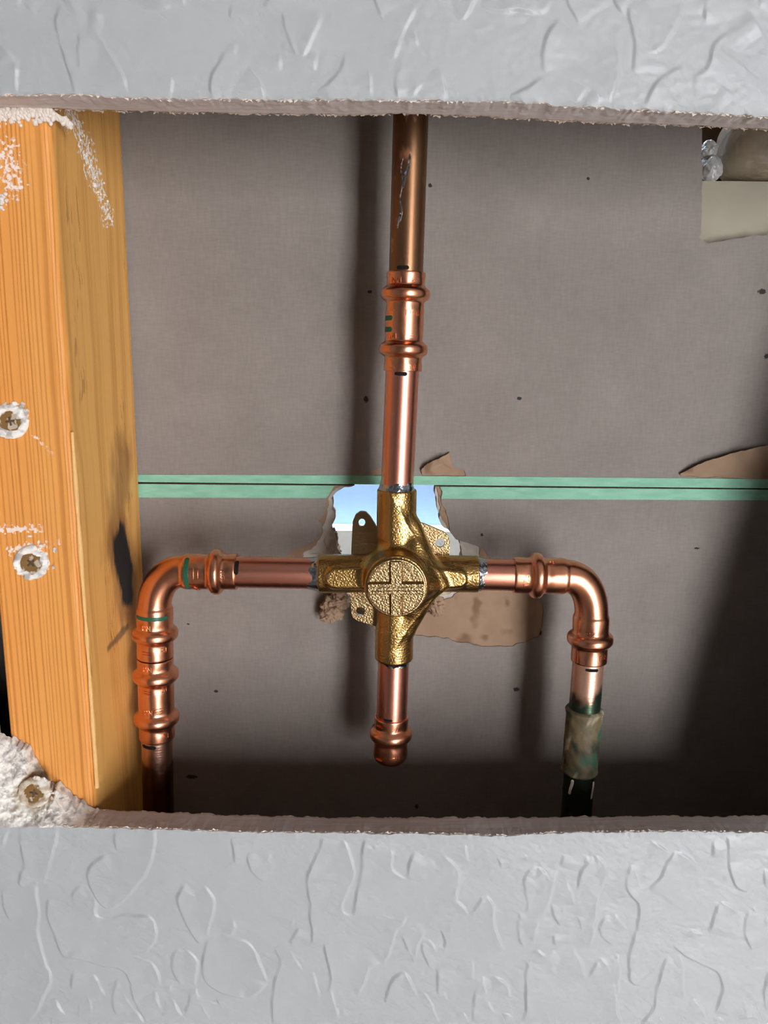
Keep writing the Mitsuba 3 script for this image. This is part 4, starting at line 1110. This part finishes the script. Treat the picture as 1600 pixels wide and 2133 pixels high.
# cast pads on the level sockets
D = smin(D, np.maximum(cap_((-30, -6.2, -0.5), (-14, -6.2, 0), 6.2, 6.6), -(Y + 10.6)), 1.0)
D = smin(D, np.maximum(cap_((22, -5.6, -0.3), (31, -5.6, -0.3), 6.4, 5.6), -(Y + 10.2)), 0.7)
# round front housing
D = smin(D, cyl((0, 6, 0), (0, -24.6, 0), 15.2, 1.4), 4.0)
# the three-cornered bulge on the right with its two ridges
n1v = np.array([math.cos(math.radians(33)), math.sin(math.radians(33))]); n2v = np.array([math.cos(math.radians(-38)), math.sin(math.radians(-38))])
ax_, az_ = 23.2, -3.0
tri = np.maximum(np.maximum((X - ax_) * n1v[0] + (Z - az_) * n1v[1], (X - ax_) * n2v[0] + (Z - az_) * n2v[1]), -(X + 1))
slabd = np.maximum(np.abs(Y + 2.5 + 0.10 * np.clip(X, 0, 25)) - 5.5, tri)
D = smin(D, slabd, 4.5)
for p0, p1, q in (((8.0, -3.5, 25), (19.6, -8.0, -2.6), 5.0), ((19.6, -8.0, -2.6), (6.0, -3.5, -28), 4.6), ((9.5, -7.0, 15), (15.0, -13.2, -2.4), 4.6), ((15.0, -13.2, -2.4), (8.0, -7.5, -15), 4.2)):
    D = smin(D, cap_(p0, p1, q * 0.85, q), 3.2)
vm = nets(D, np.array([gx[0], gy[0], gz[0]]), hh)
vm = trimesh.smoothing.filter_taubin(vm, lamb=0.5, nu=0.52, iterations=8)
vm.vertices = V_c + np.array(vm.vertices) * 0.001
if vm.volume < 0:
    vm.invert()
VK = 'mixing_valve'
put(VK + '__body', vm, 'brass', True)
tag(VK, 'cast brass shower valve with a round cross-marked cap, soldered into the copper pipes', 'valve')
# cap with raised cross
cc = V_c + np.array([0.0, -0.0246, 0.0])
Rc = 0.0140


def lathe(prof, c, n_=96):
    m = trimesh.creation.revolve(np.array(prof), sections=n_)
    v = np.array(m.vertices)
    m.vertices = np.stack([v[:, 0] + c[0], c[1] - v[:, 2], v[:, 1] + c[2]], 1)
    m.fix_normals()
    return m


put(VK + '__cap', lathe([(0, -0.001), (Rc - 0.0002, -0.001), (Rc, 0.0), (Rc, 0.0018), (Rc - 0.0003, 0.0023), (Rc - 0.0009, 0.0024), (Rc - 0.0012, 0.0021), (0, 0.0020)], cc), 'brass_cast', 30, 'round brass cap with a raised cross')


def rib(w, Lr, ang, h0, h1):
    """a raised bar with sloping flanks across the cap"""
    L2 = Lr
    sec = [(-w / 2 - 0.0010, h0), (-w / 2, h1), (w / 2, h1), (w / 2 + 0.0010, h0)]
    G = np.zeros((2, 4, 3))
    for i, q in enumerate((-1, 1)):
        for j, (a, b) in enumerate(sec):
            le = math.sqrt(max(L2 ** 2 - a * a, 1e-9))
            G[i, j] = (a, -b, q * le)
    g = grid(G)
    ends = [trimesh.Trimesh(G[i], [[0, 1, 2], [0, 2, 3]], process=False) for i in (0, 1)]
    m = trimesh.util.concatenate([g] + ends)
    m.apply_transform(trimesh.transformations.rotation_matrix(ang, (0, 1, 0)))
    m.apply_translation(cc)
    return m


rl = math.radians(-1.0)
put(VK + '__cap__cross_rib', rib(0.0048, Rc - 0.0008, rl, 0.0018, 0.0041), 'brass_cast')
put(VK + '__cap__cross_rib', rib(0.0046, Rc - 0.0008, rl + math.pi / 2, 0.0018, 0.0040), 'brass_cast')
put(VK + '__cap__cross_rib', rib(0.0010, Rc - 0.0022, rl + math.pi / 2, 0.0039, 0.0043), 'brass_cast')
# mounting ears
EY = PY + 0.0025


def ear(px_poly, hole, hr, label, tilt=0.0):
    pg = Polygon([tuple(at(x, y, EY)[[0, 2]]) for x, y in px_poly]).buffer(0.0012).buffer(-0.0024).buffer(0.0012)
    h = at(*hole, EY)
    pg = pg.difference(Point(h[0], h[2]).buffer(hr, quad_segs=10))
    m = slab(pg, EY, EY + 0.0026)
    v = np.array(m.vertices)
    v[:, 1] += np.maximum(v[:, 2] - v[:, 2].min(), 0) * tilt
    m.vertices = v
    put(VK + '__mounting_ear', m, 'brass_cast', 30, label)


ear([(731, 1160), (732, 1100), (738, 1087), (748, 1081), (760, 1082), (770, 1090), (800, 1130), (810, 1170)], (752, 1101.5), 0.0018, 'upper left mounting ear with a screw hole, leaning back', 0.9)
ear([(860, 1085), (885, 1092), (925, 1109), (934, 1117), (937, 1128), (935, 1190), (900, 1200), (850, 1150)], (917, 1131), 0.0024, 'upper right mounting ear with a screw hole')
ear([(730, 1215), (732, 1278), (736, 1287), (745, 1293), (800, 1310), (840, 1300), (830, 1230), (760, 1215)], (751, 1273.5), 0.0024, 'lower left mounting ear with a screw hole')


def solder(p_end, p_out, ln, r1, seed, label=None):
    t = (p_out - p_end) / np.linalg.norm(p_out - p_end)
    n_ = 12
    path = np.array([p_end + t * (ln * (k / (n_ - 1)) - 0.0006) for k in range(n_)])
    u = np.linspace(0, 1, n_)
    rad = R_T + 0.00015 + (r1 - R_T) * (1 - u) ** 1.6
    q = np.random.default_rng(seed).uniform(0, 6.28, 3)
    fn = lambda th, k: 1 + (u[k] * -0.03 * (1 + np.sin(th * 2 + q[0]) + 0.6 * np.sin(th * 5 + q[1]))) + 0.015 * np.sin(th * 7 + q[2])
    put(VK + '__solder_joint', sweep(path, rad, 64, fn), 'solder_metal', True, label)


solder(tv / 1000 + V_c, A_c1, 0.0045, 0.0091, 1, 'shiny silver solder at the top socket')
solder(L_s, L_r, 0.0058, 0.0090, 2, 'silver solder at the left socket')
solder(R_s, R_r, 0.0042, 0.0089, 3, 'silver solder at the right socket')
solder(V_b, cap_r, 0.0030, 0.0088, 4, 'dark silver solder at the bottom socket')

# ------------------------------------------------------------------ the rooms either side
BATH = 1.05
put('wall_bathroom', boxm(-1.6, 1.6, BATH, BATH + 0.1, -1.4, 1.4), 'blue_paint', label='light blue wall seen through the torn hole', kind='structure')
zl = at(745, 1106, BATH - 0.06)[2]
put('bathroom_ledge', boxm(-1.2, 1.2, BATH - 0.06, BATH - 0.001, zl - 0.06, zl), 'cream_ledge', label='cream ledge along the blue wall seen through the torn hole', cat='ledge')
put('bathroom_ledge__panel', boxm(-1.2, 1.2, BATH - 0.045, BATH - 0.001, -1.39, zl - 0.06), 'cream_ledge')
put('wall_left', boxm(-1.7, -1.6, -2.7, 1.2, -1.4, 1.4), 'room_paint', kind='structure')
put('wall_right', boxm(1.6, 1.7, -2.7, 1.2, -1.4, 1.4), 'room_paint', kind='structure')
put('floor', boxm(-1.7, 1.7, -2.7, 1.2, -1.5, -1.4), 'room_floor', kind='structure')
put('ceiling', boxm(-1.7, 1.7, -2.7, 1.2, 1.4, 1.5), 'room_paint', kind='structure')
WX0, WX1, WZ0, WZ1, WY = 0.85, 1.58, -1.36, 0.55, -2.6
put('wall_rear', boxm(-1.7, WX0, WY - 0.1, WY, -1.4, 1.4), 'room_paint', kind='structure')
put('wall_rear__below_window', boxm(WX0, 1.7, WY - 0.1, WY, -1.4, WZ0), 'room_paint')
put('wall_rear__above_window', boxm(WX0, 1.7, WY - 0.1, WY, WZ1, 1.4), 'room_paint')
put('wall_rear__beside_window', boxm(WX1, 1.7, WY - 0.1, WY, WZ0, WZ1), 'room_paint')
fr = trimesh.util.concatenate([boxm(WX0, WX0 + 0.05, WY - 0.06, WY + 0.01, WZ0, WZ1), boxm(WX1 - 0.05, WX1, WY - 0.06, WY + 0.01, WZ0, WZ1), boxm(WX0, WX1, WY - 0.06, WY + 0.01, WZ0, WZ0 + 0.05), boxm(WX0, WX1, WY - 0.06, WY + 0.01, WZ1 - 0.05, WZ1)])
put('window_1__frame', fr, 'frame_white')
tag('window_1', 'daylit window in the room behind the camera', kind='structure')
pane = boxm(WX0 + 0.05, WX1 - 0.05, WY - 0.05, WY - 0.04, WZ0 + 0.05, WZ1 - 0.05)
put('window_1__pane', pane, 'frame_white', emitter={'type': 'area', 'radiance': {'type': 'rgb', 'value': WINDOW_L}})
lp = boxm(-0.35, 0.35, 0.35, 0.75, 1.36, 1.39)
put('ceiling_lamp', lp, 'frame_white', label='flat ceiling lamp in the bathroom beyond', cat='lamp', emitter={'type': 'area', 'radiance': {'type': 'rgb', 'value': LAMP_L}})
